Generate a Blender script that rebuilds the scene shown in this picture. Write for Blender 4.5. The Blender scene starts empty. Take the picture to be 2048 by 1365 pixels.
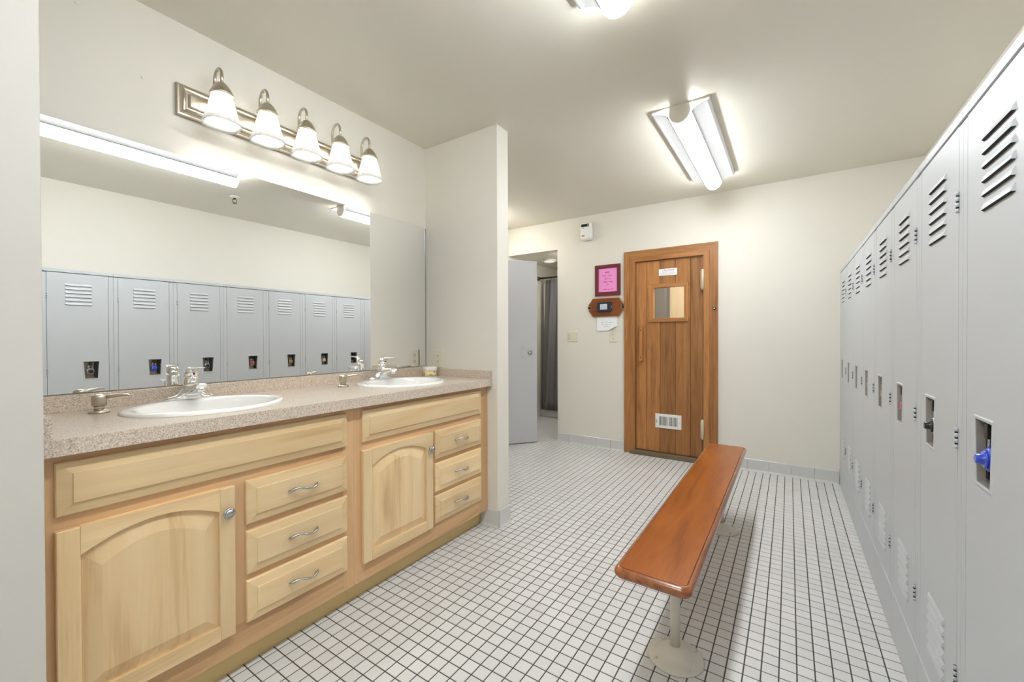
import bpy, bmesh, math, random
from mathutils import Vector, Matrix
random.seed(7)
PI = math.pi
SC = bpy.context.scene
COL = SC.collection

# ------------------------------------------------------------------ camera, world, exposure
CAM_H = 1.144
cd = bpy.data.cameras.new('camera'); cam = bpy.data.objects.new('camera', cd); COL.objects.link(cam)
cd.sensor_fit = 'HORIZONTAL'; cd.sensor_width = 36.0; cd.lens = 828.66 / 2048 * 36.0
cd.clip_start = 0.02; cd.clip_end = 50
fw = Vector((-0.556242, 0.830985, -0.007625)); rt = Vector((0.831018, 0.556238, -0.002823)); up = rt.cross(fw)
cam.matrix_world = Matrix(((rt.x, up.x, -fw.x, 0), (rt.y, up.y, -fw.y, 0), (rt.z, up.z, -fw.z, CAM_H), (0, 0, 0, 1)))
SC.camera = cam
w = bpy.data.worlds.new('world'); SC.world = w; w.use_nodes = True
w.node_tree.nodes['Background'].inputs[0].default_value = (1, 0.98, 0.95, 1)
w.node_tree.nodes['Background'].inputs[1].default_value = 0.05
SC.view_settings.view_transform = 'Standard'; SC.view_settings.look = 'None'
SC.view_settings.gamma = 1.0; SC.view_settings.use_curve_mapping = False
SC.view_settings.exposure = 2.28
SC.cycles.max_bounces = 7; SC.cycles.diffuse_bounces = 5; SC.cycles.glossy_bounces = 4
SC.cycles.transmission_bounces = 8; SC.cycles.transparent_max_bounces = 10
SC.cycles.caustics_reflective = False; SC.cycles.caustics_refractive = False
SC.cycles.sample_clamp_indirect = 6.0
E_TUBE = 9.0       # fluorescent diffusers
E_WING = 0.05      # lit acrylic wings beside the diffuser
E_BULB = 38.0      # vanity bulbs
E_SHADE = 0.02      # frosted glass glow
E_HALL = 7.5
E_DISC = 0.10
E_SHOWER_FILL = 9.0  # added dome, out of view in the shower room
E_SAUNA = 40.0

# ------------------------------------------------------------------ measured planes (metres)
xL, xE, xK, xR = -2.0613, -1.4589, 0.3273, 0.80
yP, yP2, yB = 2.0223, 2.1397, 4.0801
zC = 2.4282
yN0, yN1 = 0.078, 0.196      # stub wall beside the vanity
xH = -2.78                   # hall wall behind the partition
yF = -2.0
xCF, zCT = -1.4978, 0.8952   # counter front and top
W = 0.3829; Y0 = 1.353       # locker width and a locker joint

# ------------------------------------------------------------------ material helpers
def newmat(name):
    m = bpy.data.materials.new(name); m.use_nodes = True
    return m, m.node_tree.nodes, m.node_tree.links, m.node_tree.nodes['Principled BSDF']
def rgb(r, g, b):
    f = lambda c: (c / 255 / 12.92) if c / 255 <= 0.04045 else ((c / 255 + 0.055) / 1.055) ** 2.4
    return (f(r), f(g), f(b), 1)
def plain(name, col, rough=0.5, metal=0.0, spec=0.5, coat=0.0, noise=0.0, nscale=30, bump=0.0, bscale=200):
    m, N, L, b = newmat(name)
    b.inputs['Base Color'].default_value = col; b.inputs['Roughness'].default_value = rough
    b.inputs['Metallic'].default_value = metal; b.inputs['Specular IOR Level'].default_value = spec
    b.inputs['Coat Weight'].default_value = coat
    tc = N.new('ShaderNodeTexCoord')
    if noise:
        n = N.new('ShaderNodeTexNoise'); n.inputs['Scale'].default_value = nscale; n.inputs['Detail'].default_value = 4
        L.new(tc.outputs['Object'], n.inputs['Vector'])
        mx = N.new('ShaderNodeMix'); mx.data_type = 'RGBA'
        mx.inputs['A'].default_value = tuple(c * (1 - noise) for c in col[:3]) + (1,)
        mx.inputs['B'].default_value = tuple(min(1, c * (1 + noise)) for c in col[:3]) + (1,)
        L.new(n.outputs['Fac'], mx.inputs['Factor']); L.new(mx.outputs['Result'], b.inputs['Base Color'])
    if bump:
        n = N.new('ShaderNodeTexNoise'); n.inputs['Scale'].default_value = bscale
        L.new(tc.outputs['Object'], n.inputs['Vector'])
        bp = N.new('ShaderNodeBump'); bp.inputs['Strength'].default_value = bump; bp.inputs['Distance'].default_value = 0.002
        L.new(n.outputs['Fac'], bp.inputs['Height']); L.new(bp.outputs['Normal'], b.inputs['Normal'])
    return m
def emis(name, col, strength, rough=0.4):
    m, N, L, b = newmat(name)
    b.inputs['Base Color'].default_value = (0.85, 0.85, 0.85, 1); b.inputs['Roughness'].default_value = rough
    b.inputs['Emission Color'].default_value = col; b.inputs['Emission Strength'].default_value = strength
    return m
def wood(name, axis, dark, mid, light, rough=0.35, long=1.2, cross=16, vary=0.12, coat=0.0, streak=0.16, spec=0.5):
    """grain along AXIS (0,1,2); every board gets its own offset and tone from the object's random number"""
    m, N, L, b = newmat(name)
    tc = N.new('ShaderNodeTexCoord'); oi = N.new('ShaderNodeObjectInfo')
    off = N.new('ShaderNodeVectorMath'); off.operation = 'SCALE'; off.inputs[0].default_value = (37.0, 53.0, 71.0)
    L.new(oi.outputs['Random'], off.inputs['Scale'])
    add = N.new('ShaderNodeVectorMath'); add.operation = 'ADD'
    L.new(tc.outputs['Object'], add.inputs[0]); L.new(off.outputs[0], add.inputs[1])
    def stretched(l, c):
        mp = N.new('ShaderNodeMapping'); s = [c, c, c]; s[axis] = l
        mp.inputs['Scale'].default_value = s; L.new(add.outputs[0], mp.inputs['Vector']); return mp
    n1 = N.new('ShaderNodeTexNoise'); n1.inputs['Scale'].default_value = 1; n1.inputs['Detail'].default_value = 5
    n1.inputs['Distortion'].default_value = 1.1; L.new(stretched(long, cross).outputs[0], n1.inputs['Vector'])
    n2 = N.new('ShaderNodeTexNoise'); n2.inputs['Scale'].default_value = 1; n2.inputs['Detail'].default_value = 3
    L.new(stretched(long * 5, cross * 14).outputs[0], n2.inputs['Vector'])
    n3 = N.new('ShaderNodeTexNoise'); n3.inputs['Scale'].default_value = 1; n3.inputs['Detail'].default_value = 2
    L.new(stretched(long * 1.2, cross * 0.22).outputs[0], n3.inputs['Vector'])
    cr = N.new('ShaderNodeValToRGB'); e = cr.color_ramp.elements
    e[0].position = 0.27; e[0].color = dark; e[1].position = 0.70; e[1].color = light
    k = cr.color_ramp.elements.new(0.44); k.color = mid
    sm = N.new('ShaderNodeMath'); sm.operation = 'MULTIPLY_ADD'; sm.inputs[1].default_value = streak
    L.new(n2.outputs['Fac'], sm.inputs[0])
    s2 = N.new('ShaderNodeMath'); s2.operation = 'MULTIPLY'; s2.inputs[1].default_value = 1 - streak
    L.new(n1.outputs['Fac'], s2.inputs[0]); L.new(s2.outputs[0], sm.inputs[2]); L.new(sm.outputs[0], cr.inputs['Fac'])
    hv = N.new('ShaderNodeHueSaturation')
    vv = N.new('ShaderNodeMath'); vv.operation = 'MULTIPLY_ADD'; vv.inputs[1].default_value = vary * 2; vv.inputs[2].default_value = 1 - vary
    L.new(oi.outputs['Random'], vv.inputs[0])
    v3 = N.new('ShaderNodeMath'); v3.operation = 'MULTIPLY_ADD'; v3.inputs[1].default_value = 0.22; v3.inputs[2].default_value = -0.11
    L.new(n3.outputs['Fac'], v3.inputs[0])
    va = N.new('ShaderNodeMath'); va.operation = 'ADD'; L.new(vv.outputs[0], va.inputs[0]); L.new(v3.outputs[0], va.inputs[1])
    L.new(va.outputs[0], hv.inputs['Value']); L.new(cr.outputs['Color'], hv.inputs['Color'])
    L.new(hv.outputs['Color'], b.inputs['Base Color'])
    b.inputs['Roughness'].default_value = rough; b.inputs['Coat Weight'].default_value = coat
    b.inputs['Coat Roughness'].default_value = 0.18; b.inputs['Specular IOR Level'].default_value = spec
    return m
def speckle(name):
    m, N, L, b = newmat(name)
    tc = N.new('ShaderNodeTexCoord')
    n = N.new('ShaderNodeTexNoise'); n.inputs['Scale'].default_value = 300; n.inputs['Detail'].default_value = 3
    L.new(tc.outputs['Object'], n.inputs['Vector'])
    cr = N.new('ShaderNodeValToRGB'); e = cr.color_ramp.elements
    e[0].position = 0.30; e[0].color = rgb(140, 126, 116); e[1].position = 0.68; e[1].color = rgb(232, 220, 206)
    k = e.new(0.42); k.color = rgb(194, 178, 162); k = e.new(0.56); k.color = rgb(212, 198, 182)
    L.new(n.outputs['Fac'], cr.inputs['Fac']); L.new(cr.outputs['Color'], b.inputs['Base Color'])
    b.inputs['Roughness'].default_value = 0.28; b.inputs['Specular IOR Level'].default_value = 0.7
    return m

TP = 0.0511; TX = -0.0274; TY = 0.6242
def tile_mat(name):
    m, N, L, b = newmat(name)
    g = N.new('ShaderNodeNewGeometry')
    a = N.new('ShaderNodeVectorMath'); a.operation = 'SUBTRACT'; a.inputs[1].default_value = (TX, TY, 0)
    L.new(g.outputs['Position'], a.inputs[0])
    d = N.new('ShaderNodeVectorMath'); d.operation = 'DIVIDE'; d.inputs[1].default_value = (TP, TP, 10)
    L.new(a.outputs[0], d.inputs[0])
    f = N.new('ShaderNodeVectorMath'); f.operation = 'FLOOR'; L.new(d.outputs[0], f.inputs[0])
    wn = N.new('ShaderNodeTexWhiteNoise'); wn.noise_dimensions = '3D'; L.new(f.outputs[0], wn.inputs['Vector'])
    cr = N.new('ShaderNodeValToRGB'); e = cr.color_ramp.elements
    e[0].position = 0; e[0].color = rgb(211, 211, 211); e[1].position = 1; e[1].color = rgb(219, 219, 219)
    L.new(wn.outputs['Value'], cr.inputs['Fac'])
    n = N.new('ShaderNodeTexNoise'); n.inputs['Scale'].default_value = 2.2; n.inputs['Detail'].default_value = 3
    L.new(g.outputs['Position'], n.inputs['Vector'])
    mx = N.new('ShaderNodeMix'); mx.data_type = 'RGBA'; mx.blend_type = 'MULTIPLY'
    r2 = N.new('ShaderNodeValToRGB'); r2.color_ramp.elements[0].color = (0.90, 0.89, 0.87, 1); r2.color_ramp.elements[1].color = (1, 1, 1, 1)
    L.new(n.outputs['Fac'], r2.inputs['Fac']); mx.inputs['Factor'].default_value = 1
    L.new(cr.outputs['Color'], mx.inputs['A']); L.new(r2.outputs['Color'], mx.inputs['B'])
    L.new(mx.outputs['Result'], b.inputs['Base Color']); b.inputs['Roughness'].default_value = 0.42
    return m

M = {}
M['wall'] = plain('wall_paint', rgb(226, 222, 212), 0.55, noise=0.012, nscale=6, bump=0.04, bscale=300)
M['ceil'] = plain('ceiling_paint', rgb(226, 222, 210), 0.42, noise=0.012, nscale=3)
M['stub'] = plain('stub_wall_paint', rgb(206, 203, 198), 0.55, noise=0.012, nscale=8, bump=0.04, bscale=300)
M['grout'] = plain('grout', rgb(74, 70, 66), 0.9, noise=0.25, nscale=40)
M['tile'] = tile_mat('floor_tile_glaze')
M['cove'] = plain('cove_tile_glaze', rgb(208, 208, 206), 0.25, noise=0.02, nscale=5)
M['locker'] = plain('grey_locker_enamel', rgb(190, 194, 198), 0.36, noise=0.01, nscale=4)
M['dark'] = plain('dark_parts_and_shade', rgb(24, 24, 25), 0.7, noise=0.2)  # near-black small parts, and shade painted into gaps and slots
M['pocket'] = plain('stamped_steel', rgb(150, 145, 138), 0.4, metal=0.6, noise=0.15, nscale=40)
MA = dict(dark=rgb(196, 158, 112), mid=rgb(226, 196, 150), light=rgb(235, 210, 168), long=0.9, cross=11)
M['maple_y'] = wood('maple_grain_along', 1, rough=0.38, **MA)
M['maple_z'] = wood('maple_grain_upright', 2, rough=0.38, **MA)
M['frame_y'] = wood('maple_rail', 1, rgb(176, 134, 94), rgb(206, 166, 122), rgb(218, 182, 140), rough=0.42, vary=0.08)
M['frame_z'] = wood('maple_stile', 2, rgb(176, 134, 94), rgb(206, 166, 122), rgb(218, 182, 140), rough=0.42, vary=0.08)
M['kick'] = plain('toe_kick_board', rgb(218, 193, 138), 0.5, noise=0.05, nscale=7)
M['cedar_z'] = wood('cedar_upright', 2, rgb(104, 60, 30), rgb(158, 104, 56), rgb(188, 136, 80), rough=0.42, long=1.5, cross=26, vary=0.26, streak=0.45)
M['cedar_x'] = wood('cedar_level', 0, rgb(104, 60, 30), rgb(158, 104, 56), rgb(188, 136, 80), rough=0.42, long=1.5, cross=26, vary=0.12, streak=0.5)
M['bench'] = wood('bench_seat_veneer', 1, rgb(104, 50, 8), rgb(144, 75, 15), rgb(166, 96, 26), rough=0.30, long=1.8, cross=11, vary=0.02, coat=0.0, streak=0.25, spec=0.35)
M['bench_edge'] = wood('bench_nosing', 1, rgb(92, 44, 16), rgb(136, 74, 32), rgb(166, 100, 50), rough=0.25, long=2, cross=30, vary=0.05, coat=0.6)
M['bench_metal'] = plain('beige_bench_enamel', rgb(206, 202, 190), 0.35, noise=0.03)
M['laminate'] = speckle('speckled_laminate')
M['chrome'] = plain('chrome', (0.86, 0.86, 0.85, 1), 0.06, metal=1.0)
M['nickel'] = plain('brushed_nickel', rgb(196, 188, 172), 0.28, metal=1.0, noise=0.04, nscale=60)
M['pewter'] = plain('pewter', rgb(186, 188, 192), 0.2, metal=1.0)
M['porcelain'] = plain('white_porcelain', rgb(240, 239, 236), 0.10, noise=0.005)
M['white'] = plain('white_plastic', rgb(232, 232, 228), 0.35, noise=0.01)
M['ivory'] = plain('ivory_plastic', rgb(226, 221, 202), 0.35, noise=0.01)
M['black'] = plain('black_plastic', rgb(24, 25, 26), 0.35, noise=0.05)
M['blackmetal'] = plain('black_enamel', rgb(28, 28, 30), 0.2, noise=0.05)
M['brass'] = plain('brass', rgb(196, 168, 104), 0.28, metal=1.0)
M['tan_metal'] = plain('tan_coated_lock', rgb(188, 164, 124), 0.4)
M['blue'] = plain('blue_lock_enamel', rgb(20, 62, 190), 0.18, coat=0.6)
M['red'] = plain('red_enamel', rgb(196, 40, 40), 0.35)
M['redprint'] = plain('red_print', rgb(176, 50, 56), 0.6)
M['ink'] = plain('dark_print', rgb(70, 60, 70), 0.7)
M['magenta_ink'] = plain('magenta_print', rgb(150, 40, 110), 0.7)
M['grey_ink'] = plain('grey_print', rgb(150, 150, 158), 0.7)
M['paper'] = plain('white_paper', rgb(236, 238, 242), 0.7, noise=0.01)
M['pink'] = plain('pink_paper', rgb(240, 150, 212), 0.7, noise=0.03, nscale=12)
M['burgundy'] = plain('burgundy_frame', rgb(112, 46, 54), 0.35, noise=0.12, nscale=30)
M['plaque'] = wood('stained_plaque', 0, rgb(92, 46, 20), rgb(126, 68, 32), rgb(146, 86, 46), rough=0.28, cross=30, vary=0.02)
M['plaque_edge'] = plain('pale_routed_edge', rgb(190, 148, 112), 0.45, noise=0.1)
M['navy'] = plain('navy_plastic', rgb(38, 46, 64), 0.35)
M['lcd'] = plain('pale_display', rgb(206, 214, 222), 0.25)
M['steel_door'] = plain('grey_door_paint', rgb(198, 198, 201), 0.4, noise=0.012, nscale=5)
M['curtain'] = plain('grey_curtain_cloth', rgb(112, 110, 112), 0.65, noise=0.05, nscale=30, bump=0.1)
M['liner'] = plain('white_curtain_liner', rgb(232, 228, 214), 0.5, noise=0.01)
M['rod'] = plain('dark_rod_metal', rgb(96, 92, 86), 0.3, metal=0.9)
M['hinge'] = plain('cream_hinge_metal', rgb(206, 192, 162), 0.35, metal=0.3, noise=0.08)
M['oldwood'] = plain('worn_sill_wood', rgb(116, 100, 78), 0.6, noise=0.2, nscale=20)
M['sauna'] = wood('pale_sauna_boards', 2, rgb(226, 212, 180), rgb(236, 224, 196), rgb(240, 230, 206), rough=0.6, vary=0.05)
M['saunagrey'] = plain('grey_sauna_panel', rgb(112, 112, 114), 0.6, noise=0.05)
M['tube'] = emis('lit_diffuser', (0.94, 0.975, 1.0, 1), E_TUBE)
M['wing'] = emis('lit_acrylic_wing', (0.94, 0.975, 1.0, 1), E_WING)
M['wing'].node_tree.nodes['Principled BSDF'].inputs['Base Color'].default_value = (0.44, 0.44, 0.44, 1)
M['bulb'] = emis('lit_bulb', (1.0, 0.955, 0.89, 1), E_BULB)
M['halllight'] = emis('hall_lit_dome', (1.0, 0.97, 0.9, 1), E_HALL)
M['disc'] = emis('lit_ceiling_disc', (1.0, 0.96, 0.88, 1), E_DISC)
M['shower_fill'] = emis('shower_fill_dome', (1.0, 0.97, 0.92, 1), E_SHOWER_FILL)
M['saunalamp'] = emis('lit_sauna_lamp', (1.0, 0.96, 0.9, 1), E_SAUNA)
def mirror_mat():
    m, N, L, b = newmat('mirror_silver'); b.inputs['Base Color'].default_value = (0.93, 0.94, 0.93, 1)
    b.inputs['Metallic'].default_value = 1; b.inputs['Roughness'].default_value = 0.0; return m
M['mirror'] = mirror_mat()
def pane_mat():
    m, N, L, b = newmat('window_glass'); o = N['Material Output']
    t = N.new('ShaderNodeBsdfTransparent'); g = N.new('ShaderNodeBsdfGlossy'); g.inputs['Roughness'].default_value = 0.02
    mx = N.new('ShaderNodeMixShader'); mx.inputs[0].default_value = 0.08
    L.new(t.outputs[0], mx.inputs[1]); L.new(g.outputs[0], mx.inputs[2]); L.new(mx.outputs[0], o.inputs[0]); return m
M['pane'] = pane_mat()
def shade_mat():
    m, N, L, b = newmat('frosted_glass'); o = N['Material Output']
    t = N.new('ShaderNodeBsdfTransparent'); tr = N.new('ShaderNodeBsdfTranslucent'); tr.inputs[0].default_value = (0.42, 0.42, 0.41, 1)
    b.inputs['Base Color'].default_value = (0.7, 0.7, 0.69, 1); b.inputs['Roughness'].default_value = 0.2
    b.inputs['Emission Color'].default_value = (1, 0.97, 0.92, 1); b.inputs['Emission Strength'].default_value = E_SHADE
    m1 = N.new('ShaderNodeMixShader'); m1.inputs[0].default_value = 0.55
    L.new(b.outputs[0], m1.inputs[1]); L.new(tr.outputs[0], m1.inputs[2])
    m2 = N.new('ShaderNodeMixShader'); m2.inputs[0].default_value = 0.17
    L.new(m1.outputs[0], m2.inputs[1]); L.new(t.outputs[0], m2.inputs[2]); L.new(m2.outputs[0], o.inputs[0]); return m
M['shade'] = shade_mat()
def jar_mat():
    m, N, L, b = newmat('printed_tub_label'); tc = N.new('ShaderNodeTexCoord')
    n = N.new('ShaderNodeTexNoise'); n.inputs['Scale'].default_value = 38; n.inputs['Detail'].default_value = 1
    L.new(tc.outputs['Object'], n.inputs['Vector'])
    cr = N.new('ShaderNodeValToRGB'); e = cr.color_ramp.elements; cr.color_ramp.interpolation = 'CONSTANT'
    e[0].position = 0; e[0].color = rgb(96, 150, 190); e[1].position = 0.40; e[1].color = rgb(238, 176, 60)
    for p, c in ((0.5, rgb(244, 214, 150)), (0.57, rgb(236, 232, 214)), (0.66, rgb(150, 176, 110))):
        k = e.new(p); k.color = c
    L.new(n.outputs['Fac'], cr.inputs['Fac']); L.new(cr.outputs['Color'], b.inputs['Base Color']); b.inputs['Roughness'].default_value = 0.4
    return m
M['jarlabel'] = jar_mat()

# ------------------------------------------------------------------ mesh helpers
class MB:
    def __init__(s): s.v = []; s.f = []; s.mi = []; s.sm = []
    def add(s, verts, faces, mi=0, smooth=False):
        o = len(s.v); s.v += [tuple(p) for p in verts]
        for f in faces: s.f.append([i + o for i in f]); s.mi.append(mi); s.sm.append(smooth)
        return s
    def box(s, x0, x1, y0, y1, z0, z1, bev=0.0, mi=0, seg=1):
        if bev <= 0:
            v = [(x, y, z) for x in (x0, x1) for y in (y0, y1) for z in (z0, z1)]
            return s.add(v, [(0, 1, 3, 2), (4, 6, 7, 5), (0, 4, 5, 1), (2, 3, 7, 6), (0, 2, 6, 4), (1, 5, 7, 3)], mi)
        bm = bmesh.new(); bmesh.ops.create_cube(bm, size=1)
        for q in bm.verts:
            q.co = Vector(((x0 + x1) / 2 + q.co.x * (x1 - x0), (y0 + y1) / 2 + q.co.y * (y1 - y0), (z0 + z1) / 2 + q.co.z * (z1 - z0)))
        bmesh.ops.bevel(bm, geom=bm.edges[:], offset=bev, segments=seg, profile=0.5, affect='EDGES')
        bm.verts.index_update()
        s.add([q.co[:] for q in bm.verts], [[q.index for q in f.verts] for f in bm.faces], mi, False); bm.free()
        return s
    def rings(s, rings, closed=True, cap0=True, cap1=True, mi=0, smooth=True):
        n = len(rings[0]); v = [p for r in rings for p in r]; f = []
        for i in range(len(rings) - 1):
            for j in range(n if closed else n - 1):
                k = (j + 1) % n
                f.append((i * n + j, i * n + k, (i + 1) * n + k, (i + 1) * n + j))
        s.add(v, f, mi, smooth)
        if cap0: s.add(rings[0], [list(range(n))[::-1]], mi)
        if cap1: s.add(rings[-1], [list(range(n))], mi)
        return s
    def lathe(s, prof, c=(0, 0, 0), axis=2, seg=24, mi=0, smooth=True, sx=1.0, sy=1.0, caps=True):
        rings = []
        for r, h in prof:
            ring = []
            for j in range(seg):
                a = 2 * PI * j / seg; u, q = r * math.cos(a) * sx, r * math.sin(a) * sy
                p = {2: (u, q, h), 0: (h, u, q), 1: (q, h, u)}[axis]
                ring.append((p[0] + c[0], p[1] + c[1], p[2] + c[2]))
            rings.append(ring)
        return s.rings(rings, True, caps, caps, mi, smooth)
    def tube(s, path, rad, seg=12, mi=0, flat=1.0):
        path = [Vector(p) for p in path]; n = len(path)
        if not hasattr(rad, '__len__'): rad = [rad] * n
        rings = []; ref = None
        for i, p in enumerate(path):
            t = (path[min(i + 1, n - 1)] - path[max(i - 1, 0)]).normalized()
            if ref is None:
                ref = Vector((0, 0, 1)) if abs(t.z) < 0.9 else Vector((0, 1, 0))
            a = t.cross(ref)
            if a.length < 1e-4: a = t.cross(Vector((1, 0, 0)))
            a.normalize(); b2 = a.cross(t).normalized(); ref = b2
            rings.append([tuple(p + a * math.cos(2 * PI * j / seg) * rad[i] + b2 * math.sin(2 * PI * j / seg) * rad[i] * flat) for j in range(seg)])
        return s.rings(rings, True, True, True, mi, True)
    def prism(s, poly, fn, d0, d1, mi=0):
        """poly: 2-D outline, fn(u, v, d) -> xyz"""
        n = len(poly); a = [fn(u, v, d0) for u, v in poly]; b = [fn(u, v, d1) for u, v in poly]
        s.add(a + b, [list(range(n))[::-1], list(range(n, 2 * n))] + [(i, (i + 1) % n, n + (i + 1) % n, n + i) for i in range(n)], mi)
        return s

ORG = {}
def finish(me):
    bm = bmesh.new(); bm.from_mesh(me); bmesh.ops.remove_doubles(bm, verts=bm.verts, dist=1e-6)
    bmesh.ops.recalc_face_normals(bm, faces=bm.faces[:]); bm.to_mesh(me); bm.free()
def obj(name, mb, mats, parent=None, org=None, clean=True):
    """mb holds world coordinates; the object's origin is its root's origin"""
    if not isinstance(mats, (list, tuple)): mats = [mats]
    if parent is not None: org = ORG[parent.name]
    if org is None:
        xs = [p[0] for p in mb.v]; ys = [p[1] for p in mb.v]; zs = [p[2] for p in mb.v]
        org = ((min(xs) + max(xs)) / 2, (min(ys) + max(ys)) / 2, min(zs))
    me = bpy.data.meshes.new(name)
    me.from_pydata([(p[0] - org[0], p[1] - org[1], p[2] - org[2]) for p in mb.v], [], mb.f)
    for m in mats: me.materials.append(M[m])
    me.polygons.foreach_set('material_index', mb.mi); me.polygons.foreach_set('use_smooth', mb.sm)
    if clean: finish(me)
    o = bpy.data.objects.new(name, me); COL.objects.link(o)
    if parent is not None: o.parent = parent
    else: o.location = org
    ORG[o.name] = org
    return o
def tag(o, label=None, cat=None, group=None, kind=None):
    for k, v in (('label', label), ('category', cat), ('group', group), ('kind', kind)):
        if v: o[k] = v
    return o
def thing(name, org, label, cat=None, group=None, kind=None):
    o = bpy.data.objects.new(name, None); COL.objects.link(o); o.location = org; o.empty_display_size = 0.05
    ORG[o.name] = tuple(org); return tag(o, label, cat, group, kind)
def struct(name, mb, mats, label=None): return tag(obj(name, mb, mats), label, kind='structure')
def copy_tree(o, parent=None, loc=None):
    c = o.copy(); COL.objects.link(c); c.parent = parent
    if loc is not None: c.location = loc
    ORG[c.name] = tuple(loc) if loc is not None else ORG.get(parent.name if parent else o.name)
    for ch in o.children: copy_tree(ch, c)
    return c
def lettering(parent, text, size, origin, rotz=0, mat='ink', rx=PI / 2):
    cu = bpy.data.curves.new('lettering', 'FONT'); cu.body = text; cu.size = size; cu.align_x = 'CENTER'; cu.align_y = 'CENTER'
    cu.extrude = 0.0002; cu.materials.append(M[mat])
    o = bpy.data.objects.new('lettering', cu); COL.objects.link(o); o.parent = parent
    q = ORG[parent.name]; o.location = (origin[0] - q[0], origin[1] - q[1], origin[2] - q[2]); o.rotation_euler = (rx, 0, rotz)
    dg = bpy.context.evaluated_depsgraph_get(); me = bpy.data.meshes.new_from_object(o.evaluated_get(dg))
    n = bpy.data.objects.new('lettering', me); COL.objects.link(n); n.parent = parent; n.location = o.location; n.rotation_euler = o.rotation_euler
    bpy.data.objects.remove(o); n.name = 'lettering'
    ORG[n.name] = q; return n

# ------------------------------------------------------------------ the setting
struct('ceiling', MB().box(xH - 0.1, xR + 0.1, yF - 0.1, yB + 0.1, zC, zC + 0.1), 'ceil', 'smooth beige painted ceiling')
struct('wall_left', MB().box(xL - 0.12, xL, yF, yP + 0.02, 0, zC), 'wall', 'cream painted wall behind the vanity mirror')
struct('wall_partition', MB().box(xL - 0.12, xE, yP, yP2, 0, zC, 0.002), 'wall', 'cream partition wall at the end of the vanity')
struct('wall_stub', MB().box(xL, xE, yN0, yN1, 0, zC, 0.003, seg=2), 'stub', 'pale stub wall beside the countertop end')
struct('wall_right', MB().box(xR, xR + 0.12, yF, yB + 0.1, 0, zC), 'wall', 'cream wall behind the row of lockers')
struct('wall_front', MB().box(xL - 0.12, xR + 0.12, yF - 0.12, yF, 0, zC), 'wall', 'cream end wall opposite the sauna door')
struct('wall_hall', MB().box(xH - 0.12, xH, yP2 - 0.3, yB + 0.1, 0, zC), 'wall', 'cream hall wall behind the partition')
struct('wall_hall_end', MB().box(xH, xL - 0.1, yP2 - 0.3, yP2 - 0.2, 0, zC), 'wall', 'cream end of the hall recess')
TB = 0.11
oR, oT = -2.1255, 2.115                     # shower room opening
sL, sR, sT = -1.315, -0.585, 1.94           # sauna door rough opening
b = MB()
b.box(xH - 0.1, oR, yB, yB + TB, oT, zC); b.box(oR, sL, yB, yB + TB, 0, zC)
b.box(sL, sR, yB, yB + TB, sT, zC); b.box(sR, xR + 0.1, yB, yB + TB, 0, zC)
struct('wall_back', b, 'wall', 'cream wall holding the sauna door and the shower room opening')
# shower room beyond the opening
zS = 2.20; xS0, xS1, yS = -3.02, -1.95, 5.75
b = MB(); b.box(xS0 - 0.1, xS0, yB + TB, yS, 0, zS); b.box(xS0 - 0.1, xH - 0.1, yB, yB + TB, 0, zC)
struct('wall_shower_side', b, 'wall', 'dim cream side wall of the shower room')
struct('wall_shower_far', MB().box(xS0 - 0.1, xS1 + 0.1, yS, yS + 0.1, 0, zS), 'wall', 'dim cream far wall of the shower room')
struct('wall_shower_inner', MB().box(xS1, xS1 + 0.1, yB + TB, yS, 0, zS), 'wall', 'cream inner wall of the shower room')
struct('ceiling_shower', MB().box(xS0 - 0.1, xS1 + 0.1, yB + TB, yS + 0.1, zS, zS + 0.1), 'ceil', 'low ceiling of the shower room')

# floor: dark grout bed with square mosaic tiles standing proud of it
root = thing('floor', (0, 0, -0.1), 'small square off-white mosaic tile floor with dark grout', kind='structure')
obj('grout_bed', MB().box(xS0 - 0.1, xR + 0.1, yF, yS, -0.1, -0.0014), 'grout', root)
HS = (TP - 0.0040) / 2; BV = 0.0012
def tile_geo(mb, cx, cy, h=HS):
    lo = [(cx - h, cy - h, -0.005), (cx + h, cy - h, -0.005), (cx + h, cy + h, -0.005), (cx - h, cy + h, -0.005)]
    md = [(p[0], p[1], -BV) for p in lo]; k = h - BV
    tp = [(cx - k, cy - k, 0), (cx + k, cy - k, 0), (cx + k, cy + k, 0), (cx - k, cy + k, 0)]
    o = len(mb.v); mb.v += lo + md + tp
    for q in ([8, 9, 10, 11],) + tuple([i, (i + 1) % 4, 4 + (i + 1) % 4, 4 + i] for i in range(4)) + tuple([4 + i, 4 + (i + 1) % 4, 8 + (i + 1) % 4, 8 + i] for i in range(4)):
        mb.f.append([o + i for i in q]); mb.mi.append(0); mb.sm.append(False)
def pix(p):
    d = Vector(p) - Vector((0, 0, CAM_H)); z = d.dot(fw)
    return (None if z < 0.05 else (1024 + 828.66 * d.dot(rt) / z, 682.5 - 828.66 * d.dot(up) / z))
def floor_here(x, y):
    if y > yB + TB: return xS0 < x < xS1
    if y > yB: return xH < x < oR
    if y > yP2 + 0.01: return xH < x < xK + 0.01
    if y > yP - 0.02: return xE < x < xK + 0.01
    return (-1.60 if y > yN1 else xE if y > yN0 - 0.01 else xL) < x < xK + 0.01
cells = []
for i in range(int((xS0 - TX) / TP) - 1, int((xK - TX) / TP) + 2):
    for j in range(int((yF - TY) / TP) - 1, int((yS - TY) / TP) + 1):
        cx, cy = TX + (i + 0.5) * TP, TY + (j + 0.5) * TP
        if not floor_here(cx, cy): continue
        q = pix((cx, cy, 0)); seen = q is not None and -20 < q[0] < 2068 and q[1] < 1390 and cy > 0.2
        if seen and cx < -1.56: seen = cy > yP2
        d2 = cx * cx + cy * cy
        cells.append((0 if seen else 1, d2, cx, cy))
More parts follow.
